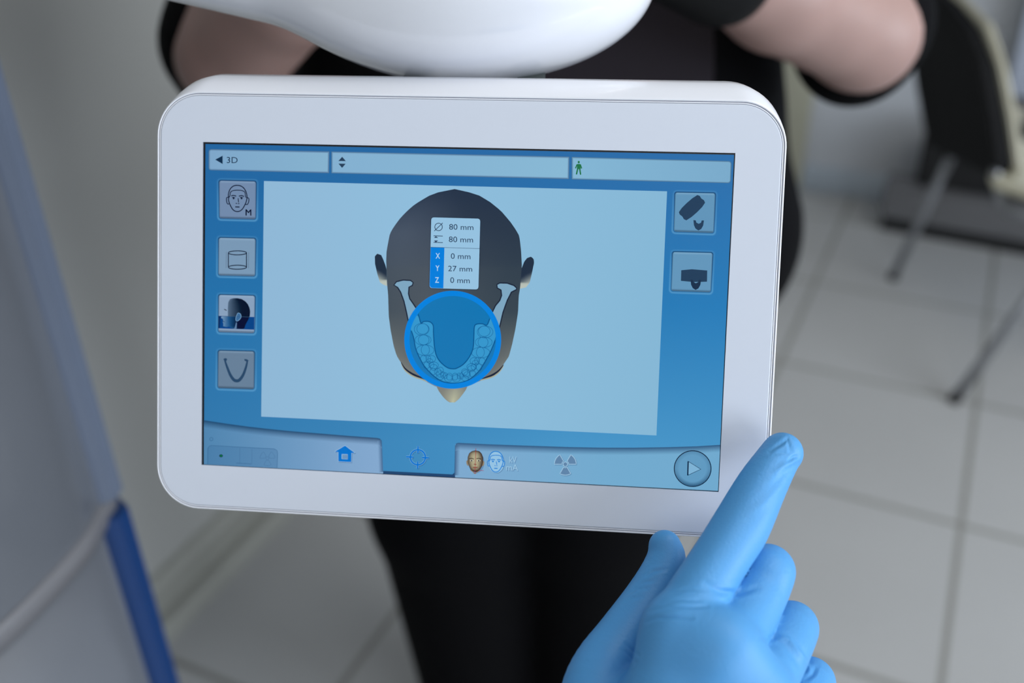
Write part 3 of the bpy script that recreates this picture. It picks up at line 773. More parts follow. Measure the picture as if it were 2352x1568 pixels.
jaw.line([z4(*p) for p in jaw_out], 2.8, (34, 40, 56), True, 1); jaw.done()
RC = z4(1046, 730); 
scan = UI('scan_area_ring', 12, 'bright blue ring marking the scan area')
scan.ell(RC[0], RC[1], 101.5, 102.5, 0, None, 0.5, 72, 0, (20, 122, 186, 0.92))
scan.ell(RC[0], RC[1]+0.2, 105.2, 106.4, 12.0, (0, 132, 224), 8, 96)
TD = (16, 84, 140)
jaw_in = [z4(*p) for p in jaw_out]
inside = [(0, 0)]
def clip_in(pts):                          # keep the runs of the outline that lie inside the ring
    runs = []; cur = []
    for p in pts:
        if math.hypot((p[0]-RC[0])/99.5, (p[1]-RC[1])/100.5) < 1: cur.append(p)
        elif cur: runs.append(cur); cur = []
    if cur: runs.append(cur)
    return runs
dense = [tuple(p) for p in catmull(jaw_in, 4, True)]
# tinted jaw band inside the ring
outer_c = [(540, 600), (575, 700), (600, 830), (640, 930), (700, 1040), (780, 1130), (850, 1190), (940, 1237), (1050, 1250), (1140, 1243), (1240, 1208), (1340, 1130), (1400, 1050), (1470, 930), (1510, 850), (1562, 690)]
inner_c = [(812, 560), (815, 650), (825, 800), (850, 920), (900, 1000), (980, 1065), (1050, 1080), (1100, 1070), (1180, 1020), (1250, 930), (1290, 830), (1300, 700), (1305, 580)]
band_poly = [(600, 440), (540, 600)]+outer_c[1:]+[(1555, 620), (1500, 475), (1455, 555), (1400, 540), (1330, 545)]+inner_c[::-1]+[(770, 515), (700, 512), (665, 530), (640, 450)]
scan.fill([z4(*p) for p in band_poly], (62, 160, 212, 0.75), 2)
for r in clip_in(dense):
    if len(r) > 2: scan.line(r, 2.2, TD, False, 4)
scan.done()
te = UI('tooth_chart', 24, 'thin dark blue tooth outlines inside the ring')
def z5(x, y): return (920+x/6.533, 660+y/6.533)
for (cx, cy, rx, ry) in ((335, 620, 88, 80), (320, 625, 112, 88), (350, 785, 80, 75), (340, 785, 122, 76), (375, 935, 62, 78), (372, 940, 132, 80), (420, 1065, 35, 48), (345, 1070, 45, 52), (470, 1068, 58, 50), (465, 1162, 38, 45), (395, 1165, 45, 50), (505, 1165, 66, 50), (440, 1100, 45, 35), (500, 1195, 52, 45), (560, 1262, 50, 50), (600, 1240, 45, 48), (595, 1295, 52, 48), (490, 1260, 48, 48), (640, 1310, 35, 48), (675, 1320, 28, 45), (735, 1335, 45, 52), (720, 1360, 60, 55), (590, 1345, 55, 40),
                         (1258, 655, 88, 78), (1270, 665, 118, 90), (1240, 820, 75, 78), (1250, 820, 128, 78), (1200, 970, 60, 78), (1205, 975, 138, 80), (1150, 1098, 35, 48), (1100, 1100, 55, 50), (1225, 1105, 48, 52), (1065, 1190, 68, 50), (1100, 1190, 38, 45), (1180, 1195, 42, 50), (1125, 1125, 45, 35), (1065, 1215, 55, 45), (985, 1285, 62, 50), (965, 1265, 48, 48), (1000, 1310, 50, 48), (1080, 1290, 48, 48), (915, 1325, 32, 45), (880, 1325, 28, 45), (820, 1335, 42, 52), (840, 1360, 62, 55), (970, 1360, 52, 40)):
    p = z5(cx, cy); te.ell(p[0], p[1], rx/6.533, ry/6.533, 0.85, (18, 88, 146), 0, 24)
te.done()
# measurement read-out
ro = UI('measurement_box', 26, 'small white box with millimetre values')
def rpoly(c, r, n=5):
    P = [np.array(p, float) for p in c]; out = []
    for i in range(4):
        p = P[i]; a = P[i-1]-p; b2 = P[(i+1) % 4]-p; a /= np.linalg.norm(a); b2 /= np.linalg.norm(b2)
        for k in range(n+1):
            t = k/n; s0 = p+a*r; s1 = p+b2*r
            out.append(tuple((1-t)**2*s0+2*t*(1-t)*p+t*t*s1))
    return out
rc = [z3(846, 442), z3(1476, 460), z3(1452, 1370), z3(822, 1352)]
ro.line(rpoly(rc, 7), 2.4, (26, 36, 52), True, 0); ro.fill(rpoly(rc, 7), (152, 196, 226), 1)
ro.fill([z3(838, 828), z3(1015, 833), z3(1001, 1354)]+rpoly([z3(846, 442), z3(1476, 460), z3(1452, 1370), z3(823, 1351)], 7)[-6:-0 or None][:0]+[z3(860, 1350), z3(838, 1342), z3(825, 1318)], (0, 128, 222), 2)
ro.line([z3(838, 826), z3(1466, 844)], 0.9, (60, 84, 112), False, 3)
tx = (36, 56, 84)
ro.ell(*z3(940, 566), 8.6, 8.6, 1.5, tx, 4, 28); ro.line([z3(885, 618), z3(993, 515)], 1.5, tx, False, 4)
for yy in (683, 767): ro.line([z3(876, yy-3), z3(994, yy+1)], 1.5, tx, False, 4)
for y0, y1 in ((686, 706), (764, 741)): ro.fill([z3(905, y0), z3(880 if y1 > y0 else 935, y1), z3(935 if y1 > y0 else 880, y1)], tx, 4)
for t_, x, y, w_, hh_ in (('80 mm', 1076, 600, 311, 76), ('80 mm', 1072, 760, 311, 76), ('0 mm', 1098, 975, 252, 76), ('27 mm', 1063, 1134, 308, 74), ('0 mm', 1090, 1284, 250, 76)):
    p = z3(x, y); ro.text(t_, p[0], p[1], hh_/5.6, tx, w_/5.6, 0.0, 5, 0.02)
for t_, x, y, w_ in (('X', 902, 971, 56), ('Y', 901, 1130, 50), ('Z', 895, 1281, 50)):
    p = z3(x, y); ro.text(t_, p[0], p[1], 13.2, (186, 218, 240), w_/5.6, 0.012, 5, 0.02)
ro.done()
# bottom menu bar with the raised tab
mb = UI('menu_bar', 3)
TL_ = [(468.4, 964.6), (520, 972.5), (571, 979.5), (620, 985), (671, 990), (740, 995.5), (800, 1000.5), (866, 1005.3), (873, 1007), (877, 1013)]
def barcol(x, y=0):
    t = (x-468)/1182.0
    return mixc((82, 134, 176), (134, 170, 208), t*3.2) if t < 0.33 else mixc((134, 170, 208), (116, 172, 208), (t-0.33)*2.2)
def yb_(x): return 1066+(x-468.4)*(1127-1066)/(1649-468.4)
for a, b2 in zip(TL_[:-1], TL_[1:]):
    mb.face([a, b2, (b2[0], yb_(b2[0])), (a[0], yb_(a[0]))], [barcol(a[0]), barcol(b2[0]), barcol(b2[0]), barcol(a[0])])
mb.face([(877, 1013), (880, 1081), (880, yb_(880)), (877, yb_(877))], barcol(877))
TRc = [(1045.3, 1024), (1047, 1018.5), (1052, 1016.5), (1120, 1019.8), (1193.5, 1022.5), (1309, 1026.3), (1380, 1027.6), (1453.7, 1027.7), (1530, 1026.6), (1598, 1024.6), (1654.2, 1021.2)]
for a, b2 in zip(TRc[:-1], TRc[1:]):
    xb0 = a[0]; xb1 = min(b2[0], 1649) if b2[0] > 1600 else b2[0]
    mb.face([a, b2, (xb1, yb_(xb1)), (xb0, yb_(xb0))], [barcol(a[0]), barcol(b2[0]), barcol(b2[0]), barcol(a[0])])
mb.face([(880, 1081), (1039, 1089), (1045.3, 1084), (1045.3, yb_(1045)), (880, yb_(880))], (40, 72, 112))
# cast-looking edge bands printed in the page artwork
def edge_band(pts, off, col):
    for a, b2 in zip(pts[:-1], pts[1:]):
        mb.face([a, b2, (b2[0]+off[0], b2[1]+off[1]), (a[0]+off[0], a[1]+off[1])], [col+(0.95,), col+(0.95,), col+(0.0,), col+(0.0,)], 2)
edge_band(TL_, (0, 17), (28, 68, 106)); edge_band(TRc[1:], (-1, 17), (40, 80, 122))
edge_band([(877, 1010), (880, 1083)], (-10, 2), (60, 98, 140)); edge_band([(1045.3, 1022), (1043.5, 1091)], (12, 0), (58, 92, 132))
# faint status strip
ST = (58, 104, 146)
mb.line([(477, 1066), (477.5, 1030), (480, 1025), (485, 1022.8), (560, 1027), (630, 1030.6), (636, 1034), (637.5, 1040), (636.5, 1074)], 1.7, ST+(0.75,), False, 3)
mb.face([(478, 1066), (478, 1028), (484, 1024), (632, 1032), (636, 1038), (635.5, 1074)], (64, 112, 156, 0.35), 2.5)
mb.line([(551, 1028), (551, 1064)], 1.0, ST+(0.5,), False, 3); mb.line([(579, 1031), (578.6, 1065)], 1.0, ST+(0.5,), False, 3); mb.line([(543, 1063), (578, 1065)], 2.0, ST+(0.5,), False, 3)
mb.ell(485.6, 1008, 3.7, 3.7, 1.1, ST, 3, 18)
mb.ell(508, 1046.3, 4.2, 3.4, 0, None, 5, 14, 0, (6, 50, 52)); mb.ell(508.3, 1046.2, 2.1, 1.5, 0, None, 6, 12, 0, (10, 140, 80))
def trefoil(u, cx, cy, R, r0, fill, edge, w, k, sh=0.0):
    for a0 in (-90-60+180, 180+0, -60):
        pass
    for a0 in (90, 210, 330):
        pts = [(cx+R*math.cos(math.radians(a0+d)), cy+R*math.sin(math.radians(a0+d))) for d in range(-30, 31, 6)]
        pts += [(cx+r0*math.cos(math.radians(a0+d)), cy+r0*math.sin(math.radians(a0+d))) for d in (30, 0, -30)]
        if fill: u.fill(pts, fill, k)
        u.line(pts, w, edge, True, k+1)
    u.ell(cx, cy, r0*0.62, r0*0.62, w, edge, k+1, 18, 0, fill)
trefoil(mb, 614.5, 1052, 17, 5.5, None, ST+(0.4,), 1.1, 3)
mb.done()
def icon(name, layer=9, label=None): return UI(name, layer, label)
BL = (0, 116, 206)
def z8(x, y): return (740+x/6.918, 990+y/6.918)
u = icon('home_icon')
hs = [(365, 228), (522, 345), (468, 343), (465, 488), (260, 478), (258, 330), (205, 322)]
u.line([z8(x+8, y+10) for x, y in hs], 2.6, (52, 92, 136, 0.5), True, 0); u.line([z8(*p) for p in hs], 1.8, (168, 204, 230), True, 1); u.fill([z8(*p) for p in hs], BL, 2)
u.fill([z8(312, 360), z8(410, 364), z8(408, 445), z8(310, 440)], (150, 190, 222), 3); u.fill([z8(322, 370), z8(408, 372), z8(406, 440), z8(320, 436)], (112, 150, 190), 4); u.done()
u = icon('target_icon'); c = z8(1522, 412)
for dx, dy, w_, col_, k in ((1.3, 1.6, 5.0, (40, 88, 136, 0.5), 0), (0, 0, 4.9, (140, 192, 226), 1), (0, 0, 3.7, BL, 3)):
    u.ell(c[0]+dx, c[1]+dy, 17.2, 17.2, w_, col_, k, 40)
    for a, b2 in (((1525, 238), (1523, 345)), ((1520, 480), (1518, 590)), ((1338, 404), (1448, 410)), ((1592, 416), (1694, 422))):
        u.line([(z8(*a)[0]+dx, z8(*a)[1]+dy), (z8(*b2)[0]+dx, z8(*b2)[1]+dy)], w_, col_, False, k+0.4)
u.done()
def z9(x, y): return (1050+x/7.84, 1010+y/7.84)
u = icon('portrait_icon', label='small tan bald head with red cross lines')
hl = [(330, 185), (270, 195), (215, 240), (190, 310), (190, 400), (215, 470), (245, 530), (290, 565), (330, 578)]
hr_ = [(330, 185), (400, 200), (445, 245), (470, 320), (468, 400), (450, 470), (415, 530), (370, 565), (330, 578)]
for s2, dy in ((hl, 8), (hr_, 8)): pass
u.ell(*z9(345, 400), 18.6, 25, 0, None, 0.5, 26, 0, (60, 96, 136, 0.45))
u.rows(remap(([p[0] for p in hl], [p[1] for p in hl]), z9), remap(([p[0] for p in hr_], [p[1] for p in hr_]), z9), z9(0, 185)[1], z9(0, 578)[1], 24, 14,
       lambda a, v: mixc(mixc((178, 172, 140), (52, 38, 34), (abs(a-0.47)*2)**2.2*0.9), (40, 28, 26), max(0, (abs(v-0.48)*2)**5)*1.1), 1)
for e in (((190, 360), (165, 380), (170, 430), (190, 465), (205, 460)), ((468, 370), (490, 395), (488, 440), (460, 475), (450, 468))): u.fill([z9(*p) for p in e], (146, 132, 106), 0.8)
for ex in (262, 392):
    u.line([z9(ex-45, 335), z9(ex, 328), z9(ex+40, 342)], 1.6, (58, 44, 38), False, 3); u.ell(*z9(ex, 370), 3.6, 2.0, 0, None, 3, 12, 0, (206, 206, 190)); u.ell(*z9(ex, 371), 1.7, 1.9, 0, None, 4, 10, 0, (26, 26, 32))
u.line([z9(300, 435), z9(350, 440)], 1.8, (120, 70, 56), False, 3); u.line([z9(285, 490), z9(325, 498), z9(370, 490)], 2.4, (138, 76, 66), False, 3)
u.line([z9(338, 148), z9(322, 605)], 1.1, (160, 44, 58), False, 5); u.line([z9(390, 545), z9(480, 549)], 1.1, (160, 60, 84), False, 5)
u.line([z9(240, 535), z9(290, 570), z9(310, 600), z9(335, 602), z9(355, 575), z9(410, 545)], 2.0, (140, 116, 88), False, 0.8); u.done()
u = icon('face_outline_icon', label='blue outlined face')
def f2(x, y): return z9(543+(x-390)*(860-543)/(1078-390), 205+(y-335)*(575-205)/(1120-335))
u.ell(*z9(705, 400), 18.2, 24.5, 0, None, 0.5, 26, 0, (150, 196, 228)); u.ell(*z9(718, 412), 18.2, 24.5, 0, None, 0.0, 26, 0, (66, 106, 150, 0.5))
face_icon(u, f2, 1.9, (0, 126, 212), 3); u.done()
u = icon('exposure_text', label='embossed kV and mA letters')
for t_, x, y, w_ in (('kV', 942, 405, 130), ('mA', 885, 545, 212)):
    p = z9(x, y); u.text(t_, p[0]+1.6, p[1]+1.8, 15, (84, 122, 164, 0.6), w_/7.84, 0.012, 0, 0.03); u.text(t_, p[0], p[1], 15, (158, 200, 228), w_/7.84, 0.0, 2, 0.03)
u.done()
u = icon('radiation_icon', label='grey radiation trefoil'); c = z9(1948, 435)
trefoil(u, c[0]+1.2, c[1]+1.4, 25, 8.2, None, (72, 110, 150, 0.5), 2.6, 0); trefoil(u, c[0], c[1], 25, 8.2, (98, 134, 170), (166, 204, 230), 1.4, 2); u.done()
u = icon('play_button', label='round start button with triangle')
c = (1590.8, 1075.6)
u.ell(c[0], c[1], 41.8, 40.5, 0, None, 0.5, 56, 0, (100, 156, 194))
n2 = 56
for i in range(n2):
    a, b2 = 2*math.pi*i/n2, 2*math.pi*(i+1)/n2
    def cc(a, r): return (c[0]+r*math.cos(a), c[1]+r*0.97*math.sin(a))
    dk = lambda t: (22, 60, 96, 0.25+0.55*max(0, math.sin(t)))
    dt = lambda t: (22, 60, 96, 0.0)
    u.face([cc(a, 41), cc(b2, 41), cc(b2, 31), cc(a, 31)], [dk(a), dk(b2), dt(b2), dt(a)], 1.5)
u.ell(c[0], c[1], 42.2, 41, 2.0, (14, 32, 54), 3, 60)
t3 = [(1580.6, 1058.8), (1609.6, 1077), (1579.6, 1091)]
u.fill(t3, (128, 180, 214), 3); u.line(t3, 2.0, (22, 52, 82), True, 4); u.line([t3[2], t3[0]], 3.0, (18, 40, 66), False, 5); u.done()
# glass over everything
mesh_obj('cover_glass', [(OX0-0.001, OY0-0.001, -0.03*mm), (OX1+0.001, OY0-0.001, -0.03*mm), (OX1+0.001, OY1+0.001, -0.03*mm), (OX0-0.001, OY1+0.001, -0.03*mm)], [(0, 1, 2, 3)], MT['glass'], disp, False, 'clear glass over the display', 'local')
# bracket between the housing and the arm above
for px0, px1 in ((929, 992), (1188, 1252)):
    a = at_z((px0+px1)/2, 205, 0.4335); b2 = at_z((px0+px1)/2, 120, 0.450)
    wv = RGT*((px1-px0)/2*0.435/FPX); dv = hf*0.004
    V = [p+sx*wv+sy*dv for p in (a, b2) for sx, sy in ((-1, -1), (1, -1), (1, 1), (-1, 1))]
    mesh_obj('mounting_bracket', V, [(0, 1, 2, 3), (7, 6, 5, 4)]+[(i, 4+i, 4+(i+1) % 4, (i+1) % 4) for i in range(4)], MT['mount'], mach, False, 'grey metal bracket holding the touchscreen')
# ------------------------------------------------------------------ gloved right hand (nearest the viewer)
def C3(px, py, z): return at_z(px, py, z)
def chain(pts): return [(C3(*p[:3]), p[3]*0.001) for p in pts]
ZH = 0.388
def zs(z): return ZH+(z-ZH)*0.62
def chain(pts):           # centre px, depth, half width in px -> resampled tapered tube
    P = [list(C3(x, y, zs(z)))+[w*zs(z)/FPX] for x, y, z, w in pts]
    return [(q[:3], q[3]) for q in catmull(P, 4)]
index = chain([(1560, 1452, .314, 76), (1595, 1380, .324, 70), (1632, 1319, .333, 66), (1672, 1256, .343, 65), (1703, 1206, .352, 65), (1747, 1120, .366, 57), (1784, 1058, .377, 48.5), (1797, 1040, .380, 47)])
middle = chain([(1650, 1500, .306, 80), (1703, 1430, .330, 71), (1741, 1366, .348, 65), (1764, 1311, .362, 62), (1752, 1335, .396, 58), (1700, 1410, .408, 54), (1650, 1470, .408, 50)])
ringf = chain([(1728, 1600, .308, 76), (1776, 1525, .332, 69), (1818, 1442, .366, 61), (1806, 1466, .398, 57), (1750, 1540, .410, 53), (1700, 1590, .410, 50)])
pinky = chain([(1790, 1710, .318, 68), (1830, 1640, .340, 62), (1861, 1566, .372, 57), (1850, 1590, .398, 52), (1800, 1660, .408, 48)])
thumb = chain([(1352, 1740, .318, 96), (1368, 1606, .335, 84), (1387, 1537, .349, 74), (1429, 1468, .362, 64), (1480, 1391, .375, 57), (1513, 1330, .384, 50), (1530, 1285, .390, 45), (1527, 1254, .392, 37)])
palm = []
for a, b2 in ((index[0], (C3(1440, 2000, zs(.288)), .0235)), (middle[0], (C3(1490, 2010, zs(.284)), .0235)), (ringf[0], (C3(1545, 2040, zs(.288)), .0225)), (pinky[0], (C3(1590, 2060, zs(.296)), .020)), (thumb[0], (C3(1440, 1960, zs(.296)), .022))):
    palm.append((a, b2))
palm.append((index[0], middle[0])); palm.append((middle[0], ringf[0])); palm.append((ringf[0], pinky[0]))
cuff_a = C3(1500, 2050, zs(.288)); cuff_b = C3(1450, 2650, zs(.262))
fing = [index, middle, ringf, pinky, thumb]
def fdist(P, ch):
    d = None
    for (a, ra), (b2, rb) in zip(ch[:-1], ch[1:]):
        e = sd_cone(P, a, b2, ra, rb); d = e if d is None else np.minimum(d, e)
    return d
def hand_fn(P):
    pl = None
    for (a, ra), (b2, rb) in palm:
        e = sd_cone(P, a, b2, ra*0.98, rb); pl = e if pl is None else smin(pl, e, 0.010)
    web = sd_cone(P, C3(1500, 1570, zs(.345)), C3(1440, 1720, zs(.315)), 0.011, 0.020)
    pl = smin(pl, web, 0.010)
    pl = smin(pl, sd_cone(P, cuff_a, cuff_b, 0.030, 0.038), 0.015)
    d = pl
    f = None
    for i, ch2 in enumerate(fing):
        e = fdist(P, ch2)
        f = e if f is None else smin(f, e, 0.0010)
    d = smin(d, f, 0.0032)
    return d
allp = np.array([p for ch2 in fing for p, r in ch2]+[cuff_b]+[b2[0] for a, b2 in palm])
V, Q = surface_nets(hand_fn, allp.min(0)-0.036, allp.max(0)+0.036, 0.0011)
# glove folds: shallow creases and ridges that follow the latex
def vnorm(V, fn, e=0.0006):
    g = np.stack([fn(V+np.eye(3)[i]*e)-fn(V-np.eye(3)[i]*e) for i in range(3)], -1)
    return g/(np.linalg.norm(g, axis=1)[:, None]+1e-9)
def project(V):
    c = (V-CAM) @ M.T
    return np.stack([c[:, 0]/c[:, 2]*FPX+W_IMG/2, c[:, 1]/c[:, 2]*FPX+H_IMG/2], 1)
def seg_d(p, pts):
    best = np.full(len(p), 1e9)
    for a, b2 in zip(pts[:-1], pts[1:]):
        a = np.array(a, float); b2 = np.array(b2, float); ab = b2-a
        t = np.clip(((p-a) @ ab)/(ab @ ab), 0, 1); best = np.minimum(best, np.linalg.norm(p-a-t[:, None]*ab, axis=1))
    return best
folds = [ # points, width px, depth mm (negative = groove)
 ([(1766, 1036), (1790, 1022), (1808, 1010), (1812, 1020), (1816, 1036)], 4, -0.40), ([(1760, 1040), (1785, 1040), (1812, 1042)], 4, -0.18),
 ([(1806, 1062), (1822, 1050), (1833, 1047)], 4, -0.40), ([(1784, 1082), (1808, 1064), (1834, 1052)], 6, 0.35), ([(1770, 1120), (1800, 1090), (1826, 1070)], 8, -0.25),
 ([(1728, 1175), (1760, 1150), (1790, 1120)], 8, 0.15),
 ([(1485, 1428), (1510, 1418), (1545, 1416), (1590, 1420)], 4, -0.42), ([(1490, 1404), (1530, 1392), (1590, 1394), (1625, 1392)], 4, -0.32), ([(1512, 1385), (1560, 1378), (1610, 1380)], 4, -0.22),
 ([(1540, 1362), (1580, 1352), (1620, 1356)], 4, -0.18), ([(1620, 1340), (1655, 1358), (1695, 1362), (1740, 1350)], 6, -0.45), ([(1600, 1360), (1640, 1372), (1690, 1378)], 8, 0.25),
 ([(1480, 1326), (1500, 1312), (1530, 1306)], 4, -0.30), ([(1455, 1350), (1480, 1336), (1505, 1332)], 4, -0.30), ([(1437, 1368), (1460, 1352), (1488, 1350)], 4, -0.25), ([(1430, 1388), (1450, 1374), (1475, 1370)], 4, -0.2),
 ([(1436, 1478), (1450, 1492), (1468, 1505)], 4, -0.35), ([(1428, 1490), (1445, 1504), (1462, 1520)], 4, -0.3),
 ([(1788, 1458), (1812, 1470), (1835, 1500), (1862, 1540)], 5, 0.6), ([(1776, 1468), (1800, 1484), (1824, 1512), (1850, 1552)], 6, -0.3), ([(1744, 1462), (1765, 1468), (1788, 1460)], 5, -0.35),
 ([(1850, 1562), (1866, 1548), (1876, 1530)], 5, -0.4)]
def near_fold(V, reach):
    uv = project(V); m = np.zeros(len(V), bool)
    for pts, w_, dp in folds: m |= seg_d(uv, pts) < w_*reach
    return m
for lvl in range(2):                    # finer mesh only where the latex creases
    nf = near_fold(V, 4.0 if lvl == 0 else 3.0); V, Q = subdivide(V, Q, nf[Q].any(1))
uv = project(V); NR_ = np.zeros_like(V)
nf = near_fold(V, 5.0); NR_ = vnorm(V, hand_fn)
vis = np.clip(-((NR_*(V-CAM)).sum(1)/np.linalg.norm(V-CAM, axis=1))*2.0, 0, 1)
disp_ = np.zeros(len(V))
for pts, w_, dp in folds:
    d = seg_d(uv, pts); L0 = np.array(pts[0], float); L1 = np.array(pts[-1], float); ln = np.linalg.norm(L1-L0)
    s_ = np.clip(((uv-L0) @ (L1-L0))/(ln*ln), 0, 1); tap = np.sin(np.pi*np.clip(s_*0.9+0.05, 0, 1))**0.7
    disp_ += 1.15*tap*dp*0.001*(np.exp(-(d/w_)**2)-0.3*np.exp(-((d-2.2*w_)/w_)**2))
rs = np.random.RandomState(4)
for _ in range(26):                     # soft irregular sag of the loose glove
    k = rs.normal(size=3)*110; ph = rs.rand()*6.28; disp_ += 0.00003*np.sin(V @ k+ph)
V = V+NR_*(disp_*vis)[:, None]
hp = empty('person', tuple(C3(1560, 1700, .30)), 'right hand in a blue nitrile glove gripping the lower right corner of the touchscreen', 'person')
fast_mesh('glove', V, Q, MT['glove'], hp, 'light blue nitrile glove')
# bare forearm emerging from the cuff towards the viewer's side
def arm_fn(P): return smin(sd_cone(P, C3(1470, 2450, .315), C3(1430, 3200, .30), 0.030, 0.038), sd_cone(P, C3(1430, 3200, .30), C3(1500, 4000, .29), 0.038, 0.044), 0.02)
pa = np.array([C3(1470, 2450, .315), C3(1430, 3200, .30), C3(1500, 4000, .29)])
V, Q = surface_nets(arm_fn, pa.min(0)-0.06, pa.max(0)+0.06, 0.005)
fast_mesh('forearm', V, Q, MT['skin'], hp, 'bare forearm')

# ------------------------------------------------------------------ person standing behind the touchscreen
uF = np.array([-.4344, .9008, 0.0]); uR = np.array([.9008, .4344, 0.0]); uZ = np.array([0, 0, 1.0])
def L3(lat, D, h): return uR*lat+uF*D+uZ*h
def at_D(px, py, D):
    w = ray(px, py); return CAM+w*(D/(w @ uF))
CX = 0.032
sh = 1
E_r = at_D(1982, 82, 0.88); W_r = at_D(1480, -160, 0.735); S_r = L3(CX+0.19, 1.03, 1.36)
E_l = at_D(532, 130, 0.88); W_l = at_D(880, -280, 0.735); S_l = L3(CX-0.19, 1.03, 1.36)
def hand_prims(Wp, Ep, side):
    d = (Wp-Ep)/np.linalg.norm(Wp-Ep); s2 = np.cross(d, uF); s2 /= np.linalg.norm(s2)
    out = [(Wp, Wp+d*0.05, 0.026, 0.026), (Wp+s2*0.015, Wp+d*0.08+s2*0.022, 0.018, 0.018), (Wp-s2*0.015, Wp+d*0.08-s2*0.022, 0.018, 0.018)]
    for i, ln in enumerate((0.062, 0.072, 0.068, 0.052)):
        b0 = Wp+d*0.085+s2*(0.03-0.02*i); m0 = b0+d*ln*0.55+uF*0.006; out += [(b0, m0, 0.0095, 0.009), (m0, m0+d*ln*0.4+uF*0.02, 0.009, 0.0085)]
    tb = Wp+d*0.025+s2*0.03*side; out += [(tb, tb+s2*0.03*side+d*0.03, 0.012, 0.010), (tb+s2*0.03*side+d*0.03, tb+s2*0.035*side+d*0.058, 0.010, 0.009)]
    return out
skin = []
for E_, W_, S__, sd in ((E_r, W_r, S_r, 1), (E_l, W_l, S_l, -1)):
    skin += [(S__, E_, 0.052, 0.047), (E_, E_*0.55+W_*0.45, 0.046, 0.043), (E_*0.55+W_*0.45, W_, 0.043, 0.027)]
    skin += hand_prims(W_, E_, sd)
hc = L3(CX, 1.0, 1.60)
skin += [(L3(CX, 1.03, 1.36), L3(CX, 1.02, 1.50), 0.058, 0.055), (L3(CX, 1.01, 1.60), L3(CX, 1.03, 1.63), 0.083, 0.085), (L3(CX, 0.97, 1.53), L3(CX, 0.99, 1.57), 0.045, 0.06),
         (L3(CX, 0.915, 1.585), L3(CX, 0.905, 1.565), 0.010, 0.015), (L3(CX-0.085, 1.01, 1.57), L3(CX-0.088, 1.02, 1.60), 0.012, 0.016), (L3(CX+0.085, 1.01, 1.57), L3(CX+0.088, 1.02, 1.60), 0.012, 0.016),
         (L3(CX-0.09, 1.03, 1.30), L3(CX+0.09, 1.03, 1.30), 0.09, 0.09), (L3(CX-0.07, 1.03, 1.28), L3(CX-0.08, 1.03, 0.9), 0.10, 0.11), (L3(CX+0.07, 1.03, 1.28), L3(CX+0.08, 1.03, 0.9), 0.10, 0.11)]
for s2 in (-1, 1):
    skin += [(L3(CX+s2*0.09, 1.03, 0.88), L3(CX+s2*0.09, 1.03, 0.48), 0.085, 0.055), (L3(CX+s2*0.09, 1.03, 0.48), L3(CX+s2*0.085, 1.05, 0.09), 0.055, 0.035), (L3(CX+s2*0.085, 1.05, 0.06), L3(CX+s2*0.10, 0.92, 0.045), 0.035, 0.03)]
def body_fn(P):
    d = None
    for a, b2, ra, rb in skin:
        e = sd_cone(P, a, b2, ra, rb); d = e if d is None else smin(d, e, 0.012)
    return d
pb = np.array([p[i] for p in skin for i in (0, 1)])
V, Q = surface_nets(body_fn, pb.min(0)-0.12, pb.max(0)+0.12, 0.0075, 1)
per = empty('person', tuple(L3(CX, 1.0, 0)), 'person in black clothes with folded bare arms standing behind the touchscreen', 'person')
fast_mesh('body', V, Q, MT['skin'], per, 'bare skin of the arms')
def cloth(name, prims, k, h, mat, label, cut=None):
    def fn(P):
        d = None
        for a, b2, ra, rb in prims:
            e = sd_cone(P, a, b2, ra, rb); d = e if d is None else smin(d, e, k)
        return d if cut is None else np.maximum(d, cut(P))
    pp = np.array([p[i] for p in prims for i in (0, 1)])
    V, Q = surface_nets(fn, pp.min(0)-0.17, pp.max(0)+0.17, h, 1)
    return fast_mesh(name, V, Q, mat, per, label)
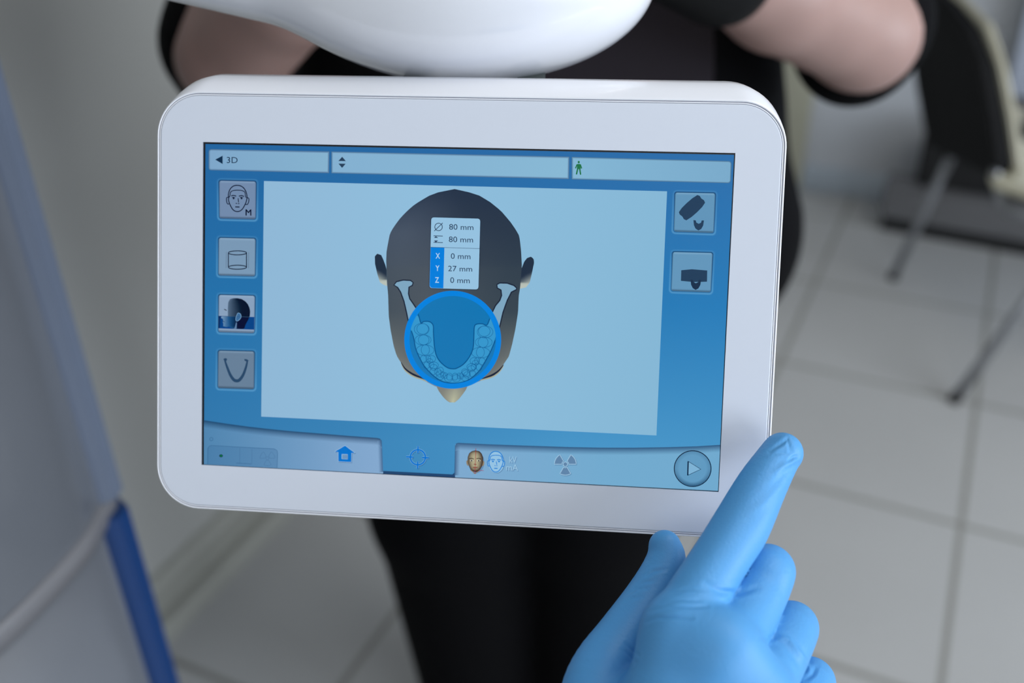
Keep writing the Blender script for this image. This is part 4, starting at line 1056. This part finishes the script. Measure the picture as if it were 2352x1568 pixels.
tun = [(L3(CX-0.10, 1.03, 1.30), L3(CX-0.115, 1.03, 1.02), 0.118, 0.128), (L3(CX+0.10, 1.03, 1.30), L3(CX+0.115, 1.03, 1.02), 0.118, 0.128),
       (L3(CX-0.115, 1.03, 1.02), L3(CX-0.14, 1.03, 0.86), 0.128, 0.145), (L3(CX+0.115, 1.03, 1.02), L3(CX+0.152, 1.03, 0.86), 0.128, 0.145), (L3(CX, 1.03, 1.25), L3(CX, 1.02, 0.86), 0.13, 0.15)]
cloth('tunic', tun, 0.05, 0.009, MT['black_cloth'], 'black tunic')
cloth('apron', [(a, b2, ra+0.004, rb+0.004) for a, b2, ra, rb in tun], 0.05, 0.007, MT['plum_cloth'], 'dark plum front panel',
      cut=lambda P: np.maximum(np.abs((P @ uR)-(CX+0.045))-0.115-0.12*(1.05-P[..., 2])*0.5, np.maximum((P @ uF)-0.97, 0.80-P[..., 2])))
leg_p = []
for s2 in (-1, 1):
    leg_p += [(L3(CX-0.02+s2*0.10, 1.03, 0.84), L3(CX-0.02+s2*0.098, 1.03, 0.47), 0.125, 0.108), (L3(CX-0.02+s2*0.098, 1.03, 0.47), L3(CX-0.01+s2*0.09, 1.04, 0.12), 0.108, 0.088)]
cloth('trousers', leg_p, 0.03, 0.009, MT['black_cloth'], 'loose black trousers', cut=lambda P: 0.06-P[..., 2])
for E_, S__, sd in ((E_r, S_r, 1), (E_l, S_l, -1)):
    o = uR*0.009*sd+uF*0.028-uZ*0.017; tip = E_+o
    cloth('sleeve', [(S__, tip+uZ*0.02, 0.070, 0.054), (tip+uZ*0.02, tip-uZ*0.003-uR*0.006*sd, 0.052, 0.050)], 0.03, 0.006, MT['black_cloth'], 'loose black sleeve hanging behind the elbow')
cloth('wristband', [(E_r*0.30+W_r*0.70, E_r*0.10+W_r*0.90, 0.043, 0.040)], 0.01, 0.004, MT['band'], 'black cuff at the wrist')
cloth('hair', [(L3(CX, 1.045, 1.66), L3(CX, 1.06, 1.60), 0.088, 0.090), (L3(CX, 1.08, 1.58), L3(CX, 1.09, 1.48), 0.065, 0.04)], 0.03, 0.008, MT['hair'], 'short dark hair')
for s2 in (-1, 1):
    cloth('shoe', [(L3(CX+s2*0.085, 1.07, 0.05), L3(CX+s2*0.10, 0.90, 0.045), 0.048, 0.040)], 0.02, 0.006, MT['rubber'], 'black shoe', cut=lambda P: 0.001-P[..., 2])
